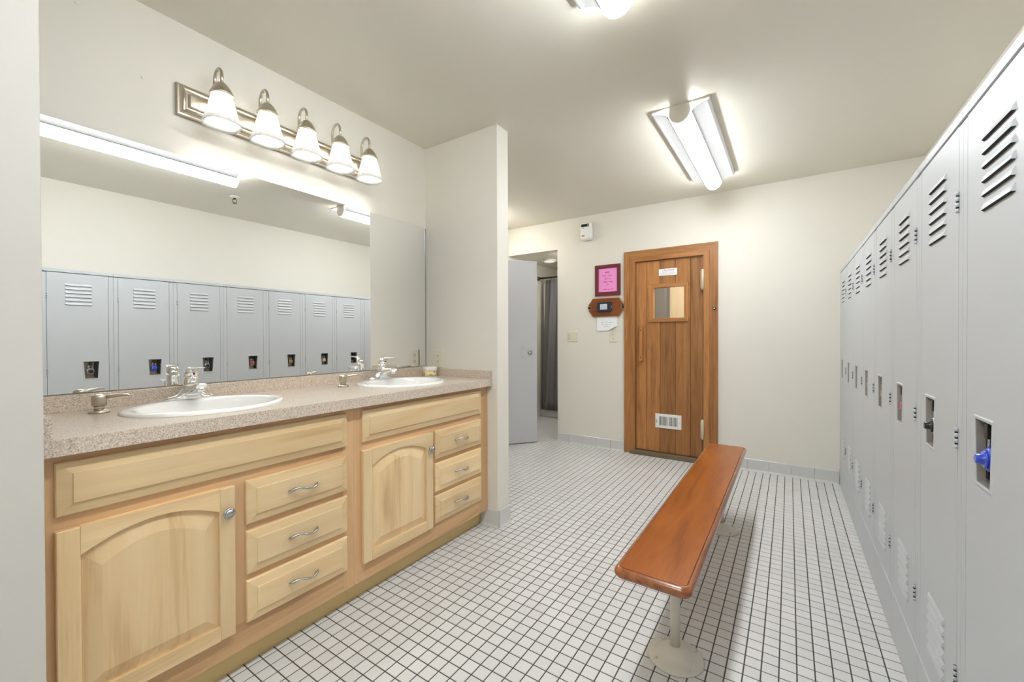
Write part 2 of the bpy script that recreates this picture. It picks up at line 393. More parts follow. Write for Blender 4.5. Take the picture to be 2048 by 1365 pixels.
cells.sort()
tb = MB(); tile_geo(tb, 0, 0); tile_me = None
rest = MB()
for n, (s_, d2, cx, cy) in enumerate(cells):
    if n < 300:
        if tile_me is None:
            t0 = obj('tile', tb, 'tile', root, clean=False); tile_me = t0.data
            for v in tile_me.vertices: v.co.z -= 0.1     # undo the root offset: tiles are placed by location
            t = t0
        else:
            t = bpy.data.objects.new('tile', tile_me); COL.objects.link(t); t.parent = root
        t.location = (cx, cy, 0.1)
    else: tile_geo(rest, cx, cy)
tag(obj('tile_field', rest, 'tile', root, clean=False), kind='stuff')

# cove base tiles
def cove(parent, p0, p1, nrm, length):
    """one bullnose base tile from p0 along to p1 (xy), standing off the wall by nrm"""
    d = Vector((p1[0] - p0[0], p1[1] - p0[1], 0)); n = Vector((nrm[0], nrm[1], 0))
    prof = [(0.0, 0.103), (0.005, 0.103), (0.0085, 0.0995), (0.0095, 0.09), (0.0095, 0.016), (0.013, 0.006), (0.02, 0.0012), (0.02, 0.0), (0.0, 0.0)]
    P0 = Vector((p0[0], p0[1], 0))
    rings = [[tuple(P0 + d * t + n * a + Vector((0, 0, z))) for a, z in prof] for t in (0, 1)]
    return obj('tile', MB().rings(rings, True, True, True, 0, False), 'cove', parent)
def cove_run(parent, start, end, nrm, pitch=0.1555, first=None):
    d = Vector((end[0] - start[0], end[1] - start[1])); Ln = d.length; d /= Ln; t = 0.0; k = first or pitch
    while t < Ln - 0.004:
        e = min(t + k, Ln); cove(parent, (start[0] + d.x * (t + 0.0012), start[1] + d.y * (t + 0.0012)), (start[0] + d.x * (e - 0.0012), start[1] + d.y * (e - 0.0012)), nrm, e - t)
        t = e; k = pitch
r = thing('baseboard_back', (-0.5, yB, 0), 'pale grey glazed base tiles along the cream back wall', kind='structure')
cove_run(r, (oR, yB), (-1.373, yB), (0, -1), first=0.141)
cove_run(r, (-0.525, yB), (xK - 0.002, yB), (0, -1), first=0.072)
r = thing('baseboard_partition', (xE, yP, 0), 'pale grey base tiles wrapping the partition end', kind='structure')
cove_run(r, (xE + 0.002, yP + 0.001), (xE + 0.002, yP2), (1, 0), pitch=0.2)
cove_run(r, (-1.5875, yP), (xE + 0.006, yP), (0, -1), pitch=0.2)
r = thing('baseboard_stub', (xE, yN0, 0), 'pale grey base tile on the stub wall end', kind='structure')
cove_run(r, (xE, yN0), (xE, yN1), (1, 0), pitch=0.2)

# ------------------------------------------------------------------ sauna door
FY = yB - 0.02                               # face of the casing
r = thing('trim_1', ((sL + sR) / 2, FY, 0), 'brown cedar casing around the sauna door', kind='structure')
A0, A1, AT = -1.3705, -0.5255, 1.993         # casing outside
B0, B1, BT = -1.309, -0.592, 1.932           # casing inside
C0, C1, CT = -1.261, -0.642, 1.886           # stop inside
def jamb(u0, u1, z1, mat, name, yf, yb, parent, z0=0.0):
    return obj(name, MB().box(u0, u1, yf, yb, z0, z1, 0.003), mat, parent)
f_y = lambda u, v, d: (u, d, v)
obj('casing_board', MB().prism([(A0, 0), (B0, 0), (B0, BT), (A0, AT)], f_y, FY, yB), 'cedar_z', r)
obj('casing_board', MB().prism([(A1, 0), (B1, 0), (B1, BT), (A1, AT)], f_y, FY, yB), 'cedar_z', r)
obj('casing_board', MB().prism([(A0, AT), (A1, AT), (B1, BT), (B0, BT)], f_y, FY, yB), 'cedar_x', r)
obj('jamb_board', MB().prism([(B0, 0), (C0, 0), (C0, CT), (B0, BT)], f_y, FY - 0.012, yB + 0.06), 'cedar_z', r)
obj('jamb_board', MB().prism([(B1, 0), (C1, 0), (C1, CT), (B1, BT)], f_y, FY - 0.012, yB + 0.06), 'cedar_z', r)
obj('jamb_board', MB().prism([(B0, BT), (B1, BT), (C1, CT), (C0, CT)], f_y, FY - 0.012, yB + 0.06), 'cedar_x', r)
obj('sill', MB().box(B0, B1, FY - 0.025, yB + 0.1, 0.0, 0.040, 0.004), 'oldwood', r)
kb = obj('door_bumper', MB().lathe([(0.013, 0), (0.013, -0.010), (0.008, -0.014)], (-0.553, FY, 1.4016), 1, 20), 'black', r)
obj('bumper_stud', MB().lathe([(0.006, -0.012), (0.006, -0.017), (0.003, -0.018)], (-0.553, FY, 1.4016), 1, 14), 'white', kb)

D0, D1, DZ0, DZ1 = -1.255, -0.647, 0.048, 1.880
DY = yB - 0.004                              # face of the planks
r = thing('door_1', (-0.95, DY, 0.048), 'brown cedar plank sauna door with a small square window and white vent', kind='structure')
wx0, wx1, wz0, wz1 = -1.085, -0.808, 1.328, 1.619
edges = [D0, -1.154, -1.027, -0.887, -0.756, D1]
for i in range(5):
    p, q = edges[i] + 0.0012, edges[i + 1] - 0.0012
    parts = [(DZ0, DZ1)]
    if q > wx0 and p < wx1: parts = [(DZ0, wz0), (wz1, DZ1)]
    for z0, z1 in parts: obj('plank', MB().box(p, q, DY, DY + 0.035, z0, z1, 0.0025), 'cedar_z', r)
    if len(parts) == 2 and p < wx0: obj('plank', MB().box(p, wx0, DY, DY + 0.035, wz0, wz1, 0.0015), 'cedar_z', r)
    if len(parts) == 2 and q > wx1: obj('plank', MB().box(wx1, q, DY, DY + 0.035, wz0, wz1, 0.0015), 'cedar_z', r)
ox0, ox1, oz0, oz1 = -1.1305, -0.774, 1.293, 1.655
wf = [([(ox0, oz0), (wx0, wz0), (wx0, wz1), (ox0, oz1)], 'cedar_z'), ([(ox1, oz0), (wx1, wz0), (wx1, wz1), (ox1, oz1)], 'cedar_z'),
      ([(ox0, oz1), (wx0, wz1), (wx1, wz1), (ox1, oz1)], 'cedar_x'), ([(ox0, oz0), (wx0, wz0), (wx1, wz0), (ox1, oz0)], 'cedar_x')]
for poly, mt in wf: obj('window_trim', MB().prism(poly, f_y, DY - 0.016, DY), mt, r)
tag(obj('pane', MB().box(wx0, wx1, DY + 0.012, DY + 0.016, wz0, wz1), 'pane', r), 'clear glass pane')
hd = obj('pull_handle', MB().box(-1.214, -1.183, DY - 0.045, DY - 0.018, 0.912, 1.248, 0.004).box(-1.212, -1.185, DY - 0.018, DY, 0.93, 0.97).box(-1.212, -1.185, DY - 0.018, DY, 1.19, 1.23), 'cedar_z', r)
for z in (0.95, 1.215): obj('screw', MB().lathe([(0.005, -0.0445), (0.005, -0.0465), (0.002, -0.047)], (-1.2, DY, z), 1, 10), 'dark', hd)
for z0, z1 in ((0.2275, 0.3995), (1.5755, 1.7515)):
    h_ = obj('hinge', MB().lathe([(0.006, z0 - 0.004), (0.0125, z0), (0.0125, z1), (0.006, z1 + 0.004)], (-0.647, FY - 0.022, 0), 2, 16).box(-0.665, -0.635, FY - 0.014, FY - 0.004, z0 + 0.01, z1 - 0.01), 'hinge', r)
# vent in the door
vx0, vx1, vz0, vz1 = -1.0715, -0.832, 0.278, 0.4145
v = obj('vent_grille', MB().rings([[(vx0, DY, vz0), (vx1, DY, vz0), (vx1, DY, vz1), (vx0, DY, vz1)],
        [(vx0 + 0.004, DY - 0.008, vz0 + 0.004), (vx1 - 0.004, DY - 0.008, vz0 + 0.004), (vx1 - 0.004, DY - 0.008, vz1 - 0.004), (vx0 + 0.004, DY - 0.008, vz1 - 0.004)]], True, True, True, 0, False), 'white', r)
gx0, gx1, gz0, gz1 = vx0 + 0.036, vx1 - 0.034, vz0 + 0.028, vz1 - 0.024
mid = (gx0 + gx1) / 2
for s0, s1 in ((gx0, mid - 0.005), (mid + 0.005, gx1)):
    pw = (s1 - s0) / 7
    for k in range(7):
        obj('vent_slot', MB().box(s0 + k * pw + pw * 0.22, s0 + k * pw + pw * 0.78, DY - 0.0086, DY - 0.007, gz0, gz1), 'dark', v)
        obj('slat', MB().add([(s0 + k * pw, DY - 0.0084, gz0), (s0 + k * pw + pw * 0.42, DY - 0.0112, gz0), (s0 + k * pw + pw * 0.42, DY - 0.0112, gz1), (s0 + k * pw, DY - 0.0084, gz1),
             (s0 + k * pw + pw * 0.30, DY - 0.0084, gz0), (s0 + k * pw + pw * 0.30, DY - 0.0084, gz1)], [(0, 1, 2, 3), (1, 4, 5, 2), (0, 4, 1), (3, 2, 5), (0, 3, 5, 4)]), 'white', v)
obj('lever', MB().tube([(vx0 + 0.016, DY - 0.008, 0.33), (vx0 + 0.016, DY - 0.02, 0.345), (vx0 + 0.014, DY - 0.022, 0.365)], 0.003, 8), 'pewter', v)
obj('screw', MB().lathe([(0.003, -0.008), (0.003, -0.0095)], (vx1 - 0.014, DY, 0.345), 1, 10), 'pewter', v)
# sign on the door
sg = thing('door_sign', (-0.955, DY, 1.731), 'small white notice stuck on the sauna door above its window', 'sign')
obj('plate', MB().box(-1.0375, -0.8725, DY - 0.0025, DY - 0.0002, 1.731, 1.795, 0.0006), 'paper', sg)
lettering(sg, 'CAUTION', 0.024, (-0.953, DY - 0.003, 1.7785), mat='redprint')
def print_rows(parent, rows, y, mat, name='printed_line'):
    """illegible print: every row is a run of short marks; rows = (x0, x1, z, height, words)"""
    for x0, x1, z, hh, words in rows:
        m = MB(); x = x0; rs = random.Random(int(z * 1e4))
        ws = [rs.uniform(0.6, 1.4) for _ in range(words)]; tot = sum(ws) + 0.35 * (words - 1); u = (x1 - x0) / tot
        for wv in ws:
            nl = max(2, int(wv * u / (hh * 0.8)))
            for k in range(nl):
                c0 = x + wv * u * k / nl; m.box(c0, c0 + wv * u / nl * 0.72, y - 0.0004, y, z - hh * rs.uniform(0.3, 0.5), z + hh * rs.uniform(0.3, 0.55))
            x += (wv + 0.35) * u
        tag(obj(name, m, mat, parent), kind='stuff')
print_rows(sg, [(-1.005, -0.90, 1.7615, 0.004, 5), (-1.02, -0.89, 1.752, 0.004, 6), (-1.015, -0.90, 1.743, 0.004, 5)], DY - 0.0026, 'grey_ink')

# sauna interior seen through the pane
b = MB(); IY0, IY1 = yB + TB, yB + 1.25
struct('wall_sauna_far', MB().box(-1.75, 0.1, IY1, IY1 + 0.05, 0, 2.1), 'sauna', 'pale boarded far wall inside the sauna')
struct('wall_sauna_side', MB().box(-1.8, -1.75, IY0, IY1, 0, 2.1), 'sauna', 'pale boarded side wall inside the sauna')
struct('wall_sauna_end', MB().box(0.1, 0.15, IY0, IY1, 0, 2.1), 'sauna', 'pale boarded end wall inside the sauna')
struct('ceiling_sauna', MB().box(-1.8, 0.15, IY0, IY1, 2.1, 2.15), 'sauna', 'pale boarded sauna ceiling')
struct('floor_sauna', MB().box(-1.8, 0.15, IY0, IY1, -0.05, 0), 'sauna', 'pale boarded sauna floor')
tag(obj('heater_screen', MB().box(-1.74, -1.225, IY1 - 0.032, IY1 - 0.001, 0.6, 2.0, 0.004), 'saunagrey'), 'plain grey panel inside the sauna, seen through the door pane', 'panel')
sl = thing('sauna_lamp', (-0.8, IY0, 1.93), 'small lit lamp inside the sauna above the door', 'lamp')
obj('backplate', MB().lathe([(0.06, 0), (0.06, 0.015)], (-0.8, IY0, 1.97), 1, 20), 'white', sl)
obj('globe', MB().lathe([(0.012, 0.012), (0.045, 0.03), (0.055, 0.06), (0.045, 0.09), (0.012, 0.108)], (-0.8, IY0, 1.97), 1, 20), 'saunalamp', sl)

# ------------------------------------------------------------------ grey door and shower room
hx, hy = -2.2845, 3.9029
dv = Vector((-0.606, -0.795, 0)); nv = Vector((0.795, -0.606, 0))
Ld = (hx - xH - 0.003) / 0.606
r = thing('door_2', (hx, hy, 0.012), 'plain grey painted door standing open in the hall', kind='structure')
def slab(p, d, n, l0, l1, t0, t1, z0, z1, bev=0.0):
    m = MB(); m.box(l0, l1, t0, t1, z0, z1, bev)
    m.v = [tuple(Vector((p[0], p[1], 0)) + d * a + n * c + Vector((0, 0, z))) for a, c, z in m.v]; return m
obj('leaf', slab((hx, hy), dv, nv, 0, Ld, -0.04, 0.0, 0.012, 1.975, 0.002), 'steel_door', r)
def disc_on(a, z, rad, th, mat, name, parent):
    m = MB().lathe([(rad, 0), (rad, th * 0.7), (rad * 0.8, th)], (0, 0, 0), 0, 18)
    c = Vector((hx, hy, 0)) + dv * a + Vector((0, 0, z))
    m.v = [tuple(c + nv * x + dv * y + Vector((0, 0, q))) for x, y, q in m.v]; return obj(name, m, mat, parent)
lk = disc_on(0.085, 0.985, 0.026, 0.012, 'pewter', 'lock_cylinder', r)
disc_on(0.085, 0.985, 0.011, 0.016, 'chrome', 'keyway', lk)
for z in (0.93, 1.04): disc_on(0.165, z, 0.009, 0.006, 'chrome', 'bolt_head', r)
tag(obj('shower_curb', MB().box(xS0, xS1, 5.26, 5.36, 0, 0.10, 0.008), 'cove'), 'white tiled curb below the grey shower curtain', 'curb')
rd = thing('curtain_rod', (-2.5, 5.2, 2.0), 'dark metal rod carrying the grey shower curtain', 'curtain rod')
obj('pole', MB().tube([(xS0 + 0.01, 5.2, 2.0), (xS1 - 0.01, 5.2, 2.0)], 0.013, 14), 'rod', rd)
for x, s in ((xS0, 1), (xS1, -1)): obj('flange', MB().lathe([(0.032, 0), (0.03, 0.008 * s), (0.018, 0.02 * s)], (x, 5.2, 2.0), 0, 18), 'rod', rd)
for k in range(7):
    x = xS0 + 0.075 + k * 0.13
    obj('ring', MB().tube([(x, 5.2 + 0.02 * math.cos(a * PI / 6), 1.993 + 0.024 * math.sin(a * PI / 6)) for a in range(13)], 0.0022, 6), 'rod', rd)
def drape(name, x0a, x0b, x1, y, z0, z1, amp, waves, mat, label, cat, ph=0.0, th=0.003):
    nU, nV = 72, 14; m = MB(); rows = []
    for side in (0, 1):
        for j in range(nV + 1):
            t = j / nV; z = z1 + (z0 - z1) * t; xs = x0a + (x0b - x0a) * t; row = []
            for i in range(nU + 1):
                u = i / nU; x = xs + (x1 - xs) * u
                yy = y + amp * (0.35 + 0.65 * t ** 0.6) * math.sin(2 * PI * waves * u + ph + 0.5 * t) + amp * 0.3 * math.sin(2 * PI * waves * 2.3 * u + 1 + ph)
                row.append((x, yy + side * th, z))
            rows.append(row)
    k = nV + 1
    m.rings(rows[:k], False, False, False); m.rings(rows[k:], False, False, False)
    m.rings([rows[k - 1], rows[-1]], False, False, False, smooth=False); m.rings([rows[0], rows[k]], False, False, False, smooth=False)
    m.rings([[q[0] for q in rows[:k]], [q[0] for q in rows[k:]]], False, False, False, smooth=False); m.rings([[q[-1] for q in rows[:k]], [q[-1] for q in rows[k:]]], False, False, False, smooth=False)
    return tag(obj(name, m, mat), label, cat)
drape('shower_curtain', -2.90, -2.985, xS1 - 0.03, 5.2, 0.118, 1.968, 0.030, 6.5, 'curtain', 'grey cloth shower curtain hanging from the dark rod', 'curtain')
drape('curtain_liner', -2.962, -2.955, -2.35, 5.245, 0.62, 1.955, 0.008, 5, 'liner', 'white liner hanging behind the grey shower curtain', 'curtain', 1.0, 0.0015)
dl = thing('ceiling_disc_light', (-2.72, 4.98, zS), 'round flush light on the low shower room ceiling', 'ceiling light')
obj('trim_ring', MB().lathe([(0.10, zS), (0.10, zS - 0.012), (0.08, zS - 0.018)], (-2.72, 4.98, 0), 2, 32), 'white', dl)
obj('lens', MB().lathe([(0.08, zS - 0.016), (0.06, zS - 0.026), (0.02, zS - 0.031)], (-2.72, 4.98, 0), 2, 32), 'disc', dl)
sl_ = thing('shower_fill_light', (-2.2, 4.75, zS), 'unseen dome light added behind the wall to brighten the shower room', 'ceiling light')  # hidden lamp added so the shower room is not dark
obj('base_ring', MB().lathe([(0.13, zS), (0.13, zS - 0.02), (0.12, zS - 0.025)], (-2.2, 4.75, 0), 2, 32), 'white', sl_)
obj('dome', MB().lathe([(0.12, zS - 0.023), (0.105, zS - 0.05), (0.07, zS - 0.07), (0.02, zS - 0.078)], (-2.2, 4.75, 0), 2, 32), 'shower_fill', sl_)
hl = thing('hall_dome_light', (-2.62, 3.45, zC), 'round dome light on the hall ceiling behind the partition', 'ceiling light')
obj('base_ring', MB().lathe([(0.15, zC), (0.15, zC - 0.025), (0.14, zC - 0.03)], (-2.62, 3.45, 0), 2, 32), 'white', hl)
obj('dome', MB().lathe([(0.14, zC - 0.028), (0.125, zC - 0.06), (0.08, zC - 0.085), (0.02, zC - 0.095)], (-2.62, 3.45, 0), 2, 32), 'halllight', hl)

# ------------------------------------------------------------------ fluorescent fixtures
def fixture(y0, y1, xc, label):
    r = thing('fluorescent_fixture', (xc, (y0 + y1) / 2, zC), label, 'ceiling light', 'fluorescent fixtures on the ceiling')
    hw = 0.152
    obj('housing', MB().box(xc - 0.05, xc + 0.05, y0 + 0.004, y1 - 0.006, zC - 0.03, zC).box(xc - hw, xc + hw, y0, y1, zC - 0.010, zC, 0.002), 'ceil', r)
    for s in (-1, 1):     # curved wing: from the outer lip, concave towards the diffuser
        up_ = [(hw - 0.001, -0.008), (hw - 0.004, -0.020), (hw - 0.012, -0.024)] + [(hw - 0.012 - t * 0.073, -0.024 - 0.026 * t ** 1.7) for t in [k / 8 for k in range(1, 9)]] + [(0.0655, -0.052), (0.0645, -0.0535)]
        lo = [(a, z + 0.004) for a, z in up_]
        prof = up_ + lo[::-1]
        rings = [[(xc + s * a, y, zC + z) for a, z in prof] for y in (y0 + 0.004, y1 - 0.004)]
        obj('seam_shade_strip', MB().box(xc + s * 0.0605, xc + s * 0.0645, y0 + 0.004, y1 - 0.004, zC - 0.056, zC - 0.05), 'dark', r)  # dark strip stands in for the shaded gap beside the diffuser
        obj('wing', MB().rings(rings, True, True, True, 0, False), 'wing', r)
    R_ = 0.060; arc = [(R_ * math.cos(a), -0.040 - R_ * 1.12 * math.sin(a)) for a in [PI * k / 20 for k in range(21)]]
    inn = [(u * 0.955, -0.040 + (z + 0.040) * 0.955) for u, z in arc]
    prof = arc + inn[::-1]
    rings = [[(xc + a, y, zC + z) for a, z in prof] for y in (y0 + 0.012, y1 + 0.012)]
    obj('diffuser', MB().rings(rings, True, True, True, 0, False), 'tube', r)
    ecap = [(u * 0.94, -0.040 + (z + 0.040) * 0.94) for u, z in arc]
    f = lambda u, v_, d: (xc + u, d, zC + v_)
    obj('end_plate', MB().prism(ecap + [(-0.05, -0.001), (0.05, -0.001)], f, y0 - 0.002, y0 + 0.012), 'ceil', r)
    obj('end_plate', MB().prism(ecap + [(-0.05, -0.001), (0.05, -0.001)], f, y1 - 0.004, y1), 'ceil', r)
    return r
fixture(2.415, 3.638, -0.505, 'four foot fluorescent fixture on the ceiling above the bench, towards the sauna door')
fixture(0.262, 1.482, -0.525, 'four foot fluorescent fixture reflected along the top of the vanity mirror')
fixture(-1.89, -0.67, -0.525, 'unseen four foot fluorescent fixture added behind the camera as fill light')  # added out of view to brighten the whole room
sp = thing('fire_sprinkler', (0.0573, 1.7272, zC), 'small pendant fire sprinkler head on the ceiling, seen in the mirror', 'sprinkler')
sx_, sy_ = 0.0573, 1.7272
obj('escutcheon', MB().lathe([(0.038, zC), (0.036, zC - 0.005), (0.016, zC - 0.014)], (sx_, sy_, 0), 2, 24), 'white', sp)
obj('head_body', MB().lathe([(0.012, zC - 0.008), (0.012, zC - 0.024), (0.006, zC - 0.028)], (sx_, sy_, 0), 2, 14), 'rod', sp)
obj('yoke', MB().tube([(sx_, sy_ - 0.006, zC - 0.022), (sx_, sy_ - 0.017, zC - 0.036), (sx_, sy_ - 0.015, zC - 0.05), (sx_, sy_, zC - 0.058), (sx_, sy_ + 0.015, zC - 0.05), (sx_, sy_ + 0.017, zC - 0.036), (sx_, sy_ + 0.006, zC - 0.022)], 0.0032, 8), 'rod', sp)
obj('deflector', MB().lathe([(0.017, zC - 0.060), (0.017, zC - 0.063)], (sx_, sy_, 0), 2, 16), 'rod', sp)

# ------------------------------------------------------------------ mirror and vanity light
mr = thing('wall_mirror', (xL, 1.1, 0.955), 'large frameless mirror above the vanity backsplash', 'mirror')
obj('glass', MB().box(xL + 0.001, xL + 0.006, yN1 + 0.004, yP - 0.010, 0.956, 1.890, 0.0012), 'mirror', mr)
obj('edge_strip', MB().box(xL + 0.0005, xL + 0.007, yP - 0.010, yP - 0.002, 0.956, 1.886), 'pewter', mr)

vl = thing('vanity_light_bar', (xL, 1.11, 2.055), 'brushed nickel five-lamp light bar with frosted bell shades above the mirror', 'vanity light')
def rect_loft(levels, y0, y1, z0, z1):
    return [[(x, y0 + i, z0 + i), (x, y1 - i, z0 + i), (x, y1 - i, z1 - i), (x, y0 + i, z1 - i)] for x, i in levels]
obj('backplate', MB().rings(rect_loft([(xL, 0), (xL + 0.012, 0), (xL + 0.016, 0.004), (xL + 0.017, 0.010), (xL + 0.026, 0.014), (xL + 0.030, 0.020), (xL + 0.028, 0.026), (xL + 0.024, 0.030)], 0.640, 1.580, 2.050, 2.178), True, True, True, 0, False), 'nickel', vl)
obj('centre_panel', MB().rings(rect_loft([(xL + 0.02, 0), (xL + 0.031, 0.001), (xL + 0.034, 0.006)], 0.676, 1.544, 2.086, 2.142), True, True, True, 0, False), 'nickel', vl)
lx = -1.9413
for k in range(5):
    ly = 0.7606 + k * 0.1802
    path = [(xL + 0.03, ly, 2.105), (xL + 0.045, ly, 2.107), (xL + 0.052, ly, 2.118), (xL + 0.052, ly, 2.20)]
    c0 = xL + 0.052; R_ = (lx - c0) / 2
    path += [(c0 + R_ - R_ * math.cos(a), ly, 2.222 + R_ * 1.25 * math.sin(a)) for a in [PI * q / 12 for q in range(13)]]
    path += [(lx, ly, 2.19)]
    arm = obj('arm', MB().tube(path, 0.0062, 12), 'nickel', vl)
    obj('arm_screw', MB().lathe([(0.008, 0.03), (0.008, 0.038), (0.004, 0.042)], (xL, ly + 0.05, 2.118), 0, 12), 'nickel', arm)
    sk = obj('socket_cap', MB().lathe([(0.008, 2.196), (0.014, 2.194), (0.024, 2.184), (0.034, 2.168), (0.040, 2.154), (0.043, 2.150), (0.043, 2.143), (0.039, 2.141)], (lx, ly, 0), 2, 28), 'nickel', vl)
    n = 64; rings = []
    for z, rr, sq in ((2.147, 0.035, 0.0), (2.135, 0.038, 0.3), (2.11, 0.0445, 0.6), (2.08, 0.051, 0.8), (2.05, 0.059, 0.9), (2.030, 0.066, 1.0), (2.022, 0.069, 1.0)):
        ring = []
        for j in range(n):
            a = 2 * PI * j / n; flute = 1 + 0.035 * sq * math.cos(16 * a); q4 = 1 + 0.05 * sq * math.cos(4 * a + PI)
            ring.append((lx + rr * flute * q4 * math.cos(a), ly + rr * flute * q4 * math.sin(a), z))
        rings.append(ring)
    inner = [[(lx + (x - lx) * 0.955, ly + (y - ly) * 0.955, z) for x, y, z in rg] for rg in rings]
    sh = obj('shade', MB().rings(rings + inner[::-1], True, False, False), 'shade', vl)
    obj('bulb', MB().lathe([(0.010, 2.146), (0.013, 2.138), (0.019, 2.128), (0.021, 2.118), (0.018, 2.106), (0.008, 2.100)], (lx, ly, 0), 2, 20), 'bulb', sh)
for y, z in ((0.5418, 2.1447), (0.3641, 2.3153)):
    tag(obj('wall_anchor', MB().lathe([(0.006, 0), (0.006, 0.002), (0.003, 0.004)], (xL, y, z), 0, 12), 'white'), 'small white plug left in the wall above the mirror' if y > 0.5 else 'small white plug left in the wall near the ceiling', 'wall plug')

# ------------------------------------------------------------------ vanity
cF = -1.536                                   # face of the frame
fx = lambda u, v_, d: (d, u, v_)              # u along y, v up, d = x
def raised_front(y0, y1, z0, z1, rim=0.030):
    lv = [(cF, 0.0), (cF + 0.009, 0.0), (cF + 0.012, 0.0025), (cF + 0.0175, rim), (cF + 0.021, rim + 0.0012), (cF + 0.021, rim + 0.004)]
    return MB().rings([[(x, y0 + i, z0 + i), (x, y1 - i, z0 + i), (x, y1 - i, z1 - i), (x, y0 + i, z1 - i)] for x, i in lv], True, True, True, 0, False)
def pull(parent, yc, zc):
    n = 17; path = []; rad = []
    for k in range(n):
        t = k / (n - 1); y = yc - 0.056 + 0.112 * t
        h_ = math.sin(PI * t) ** 0.75
        path.append((cF + 0.0225 + 0.022 * h_, y, zc + 0.007 * math.sin(2 * PI * t)))
        e = min(t, 1 - t); rad.append(0.0018 + 0.0065 * math.sin(PI * min(1, e / 0.26)) ** 1.0 * (1 if e < 0.13 else 0) + (0.0048 if e >= 0.13 else 0))
    rad = [0.002, 0.0055, 0.0072, 0.0062, 0.0046, 0.004, 0.0046, 0.0052, 0.0054, 0.0052, 0.0046, 0.004, 0.0046, 0.0062, 0.0072, 0.0055, 0.002]
    obj('handle', MB().tube(path, rad, 10, flat=0.8), 'pewter', parent)
def arch(y0, y1, zs, rise, n=20):
    """top outline from y0 to y1: low shoulders, high middle"""
    c, h_ = (y0 + y1) / 2, (y1 - y0) / 2
    return [(c + h_ * (-1 + 2 * k / n), zs + rise * (1 - abs(-1 + 2 * k / n) ** 2.0)) for k in range(n + 1)]
def vanity(y0, y1, f0, f1, d0, d1, w0, w1, label):
    r = thing('vanity_cabinet', (-1.8, (y0 + y1) / 2, 0), label, 'cabinet', 'maple vanity cabinets under the counter')
    obj('carcass_side', MB().box(xL + 0.002, cF - 0.0195, y0, y0 + 0.016, 0.092, 0.852), 'frame_z', r)
    obj('carcass_side', MB().box(xL + 0.002, cF - 0.0195, y1 - 0.016, y1, 0.092, 0.852), 'frame_z', r)
    obj('carcass_bottom', MB().box(xL + 0.002, cF - 0.0195, y0 + 0.016, y1 - 0.016, 0.092, 0.108), 'frame_y', r)
    obj('toe_kick', MB().box(-1.606, -1.590, y0, y1, 0, 0.092), 'kick', r)
    zt, zb = 0.852, 0.092
    obj('stile', MB().box(cF - 0.019, cF, y0, f0 + 0.012, zb, zt), 'frame_z', r)
    obj('stile', MB().box(cF - 0.019, cF, f1 - 0.012, y1, zb, zt), 'frame_z', r)
    obj('stile', MB().box(cF - 0.019, cF, d1 - 0.012, w0 + 0.012, 0.185, 0.655), 'frame_z', r)
    for z0, z1 in ((0.82, zt), (0.655, 0.71), (zb, 0.185)):
        ya, yb_ = f0 + 0.012, f1 - 0.012
        if z0 < 0.6 and z0 > 0.1: ya, yb_ = f0 + 0.012, f1 - 0.012
        obj('rail', MB().box(cF - 0.019, cF, ya, yb_, z0, z1), 'frame_y', r)
    for z in (0.482, 0.312): obj('rail', MB().box(cF - 0.019, cF - 0.0005, w0 + 0.012, f1 - 0.012, z, z + 0.038), 'frame_y', r)
    obj('false_front', raised_front(f0, f1, 0.695, 0.832), 'maple_y', r)
    for z0, z1 in ((0.513, 0.661), (0.342, 0.489), (0.178, 0.320)):
        d = obj('drawer', raised_front(w0, w1, z0, z1), 'maple_y', r)
        pull(d, (w0 + w1) / 2, (z0 + z1) / 2)
    # arched raised-panel door
    z0, z1 = 0.170, 0.660; st = 0.044; T = cF + 0.020
    d = obj('door', MB().box(cF, cF + 0.007, d0 + 0.01, d1 - 0.01, z0 + 0.01, z1 - 0.01), 'maple_z', r)
    obj('door_stile', MB().box(cF, T, d0, d0 + st, z0, z1, 0.0022), 'maple_z', d)
    obj('door_stile', MB().box(cF, T, d1 - st, d1, z0, z1, 0.0022), 'maple_z', d)
    a0, a1 = d0 + st, d1 - st
    top = arch(a0, a1, 0.586, 0.046)
    obj('door_rail', MB().prism([(a0, z1), ] + top + [(a1, z1)], fx, cF, T - 0.0006), 'maple_y', d)
    obj('door_rail', MB().prism([(a0, z0), (a1, z0), (a1, z0 + 0.046), (a0, z0 + 0.046)], fx, cF, T - 0.0006), 'maple_y', d)
    lv = [(cF + 0.0072, 0.0005), (cF + 0.0075, 0.006), (cF + 0.0185, 0.040), (cF + 0.0185, 0.044)]
    rings = []
    for x, i in lv:
        out = [(x, p, q - i) for p, q in arch(a0 + i, a1 - i, 0.586 - i * 0.12, 0.046 * (1 - i * 1.5))]
        rings.append([(x, a1 - i, z0 + 0.046 + i), (x, a0 + i, z0 + 0.046 + i)] + out)
    obj('door_panel', MB().rings(rings, True, False, True, 0, False), 'maple_z', d)
    kn = obj('knob', MB().lathe([(0.007, T), (0.006, T + 0.010), (0.0165, T + 0.014), (0.0175, T + 0.018), (0.0145, T + 0.0215), (0.0125, T + 0.0205), (0.0115, T + 0.0235), (0.004, T + 0.0265)], (0, d1 - 0.024, 0.580), 0, 24), 'pewter', d)
    return r
vanity(yN1 + 0.001, 1.083, 0.222, 1.046, 0.221, 0.623, 0.660, 1.045, 'maple vanity cabinet below the countertop beside the pale stub wall')
vanity(1.0835, yP - 0.001, 1.121, 1.945, 1.119, 1.537, 1.559, 1.946, 'maple vanity cabinet below the countertop at the partition wall')

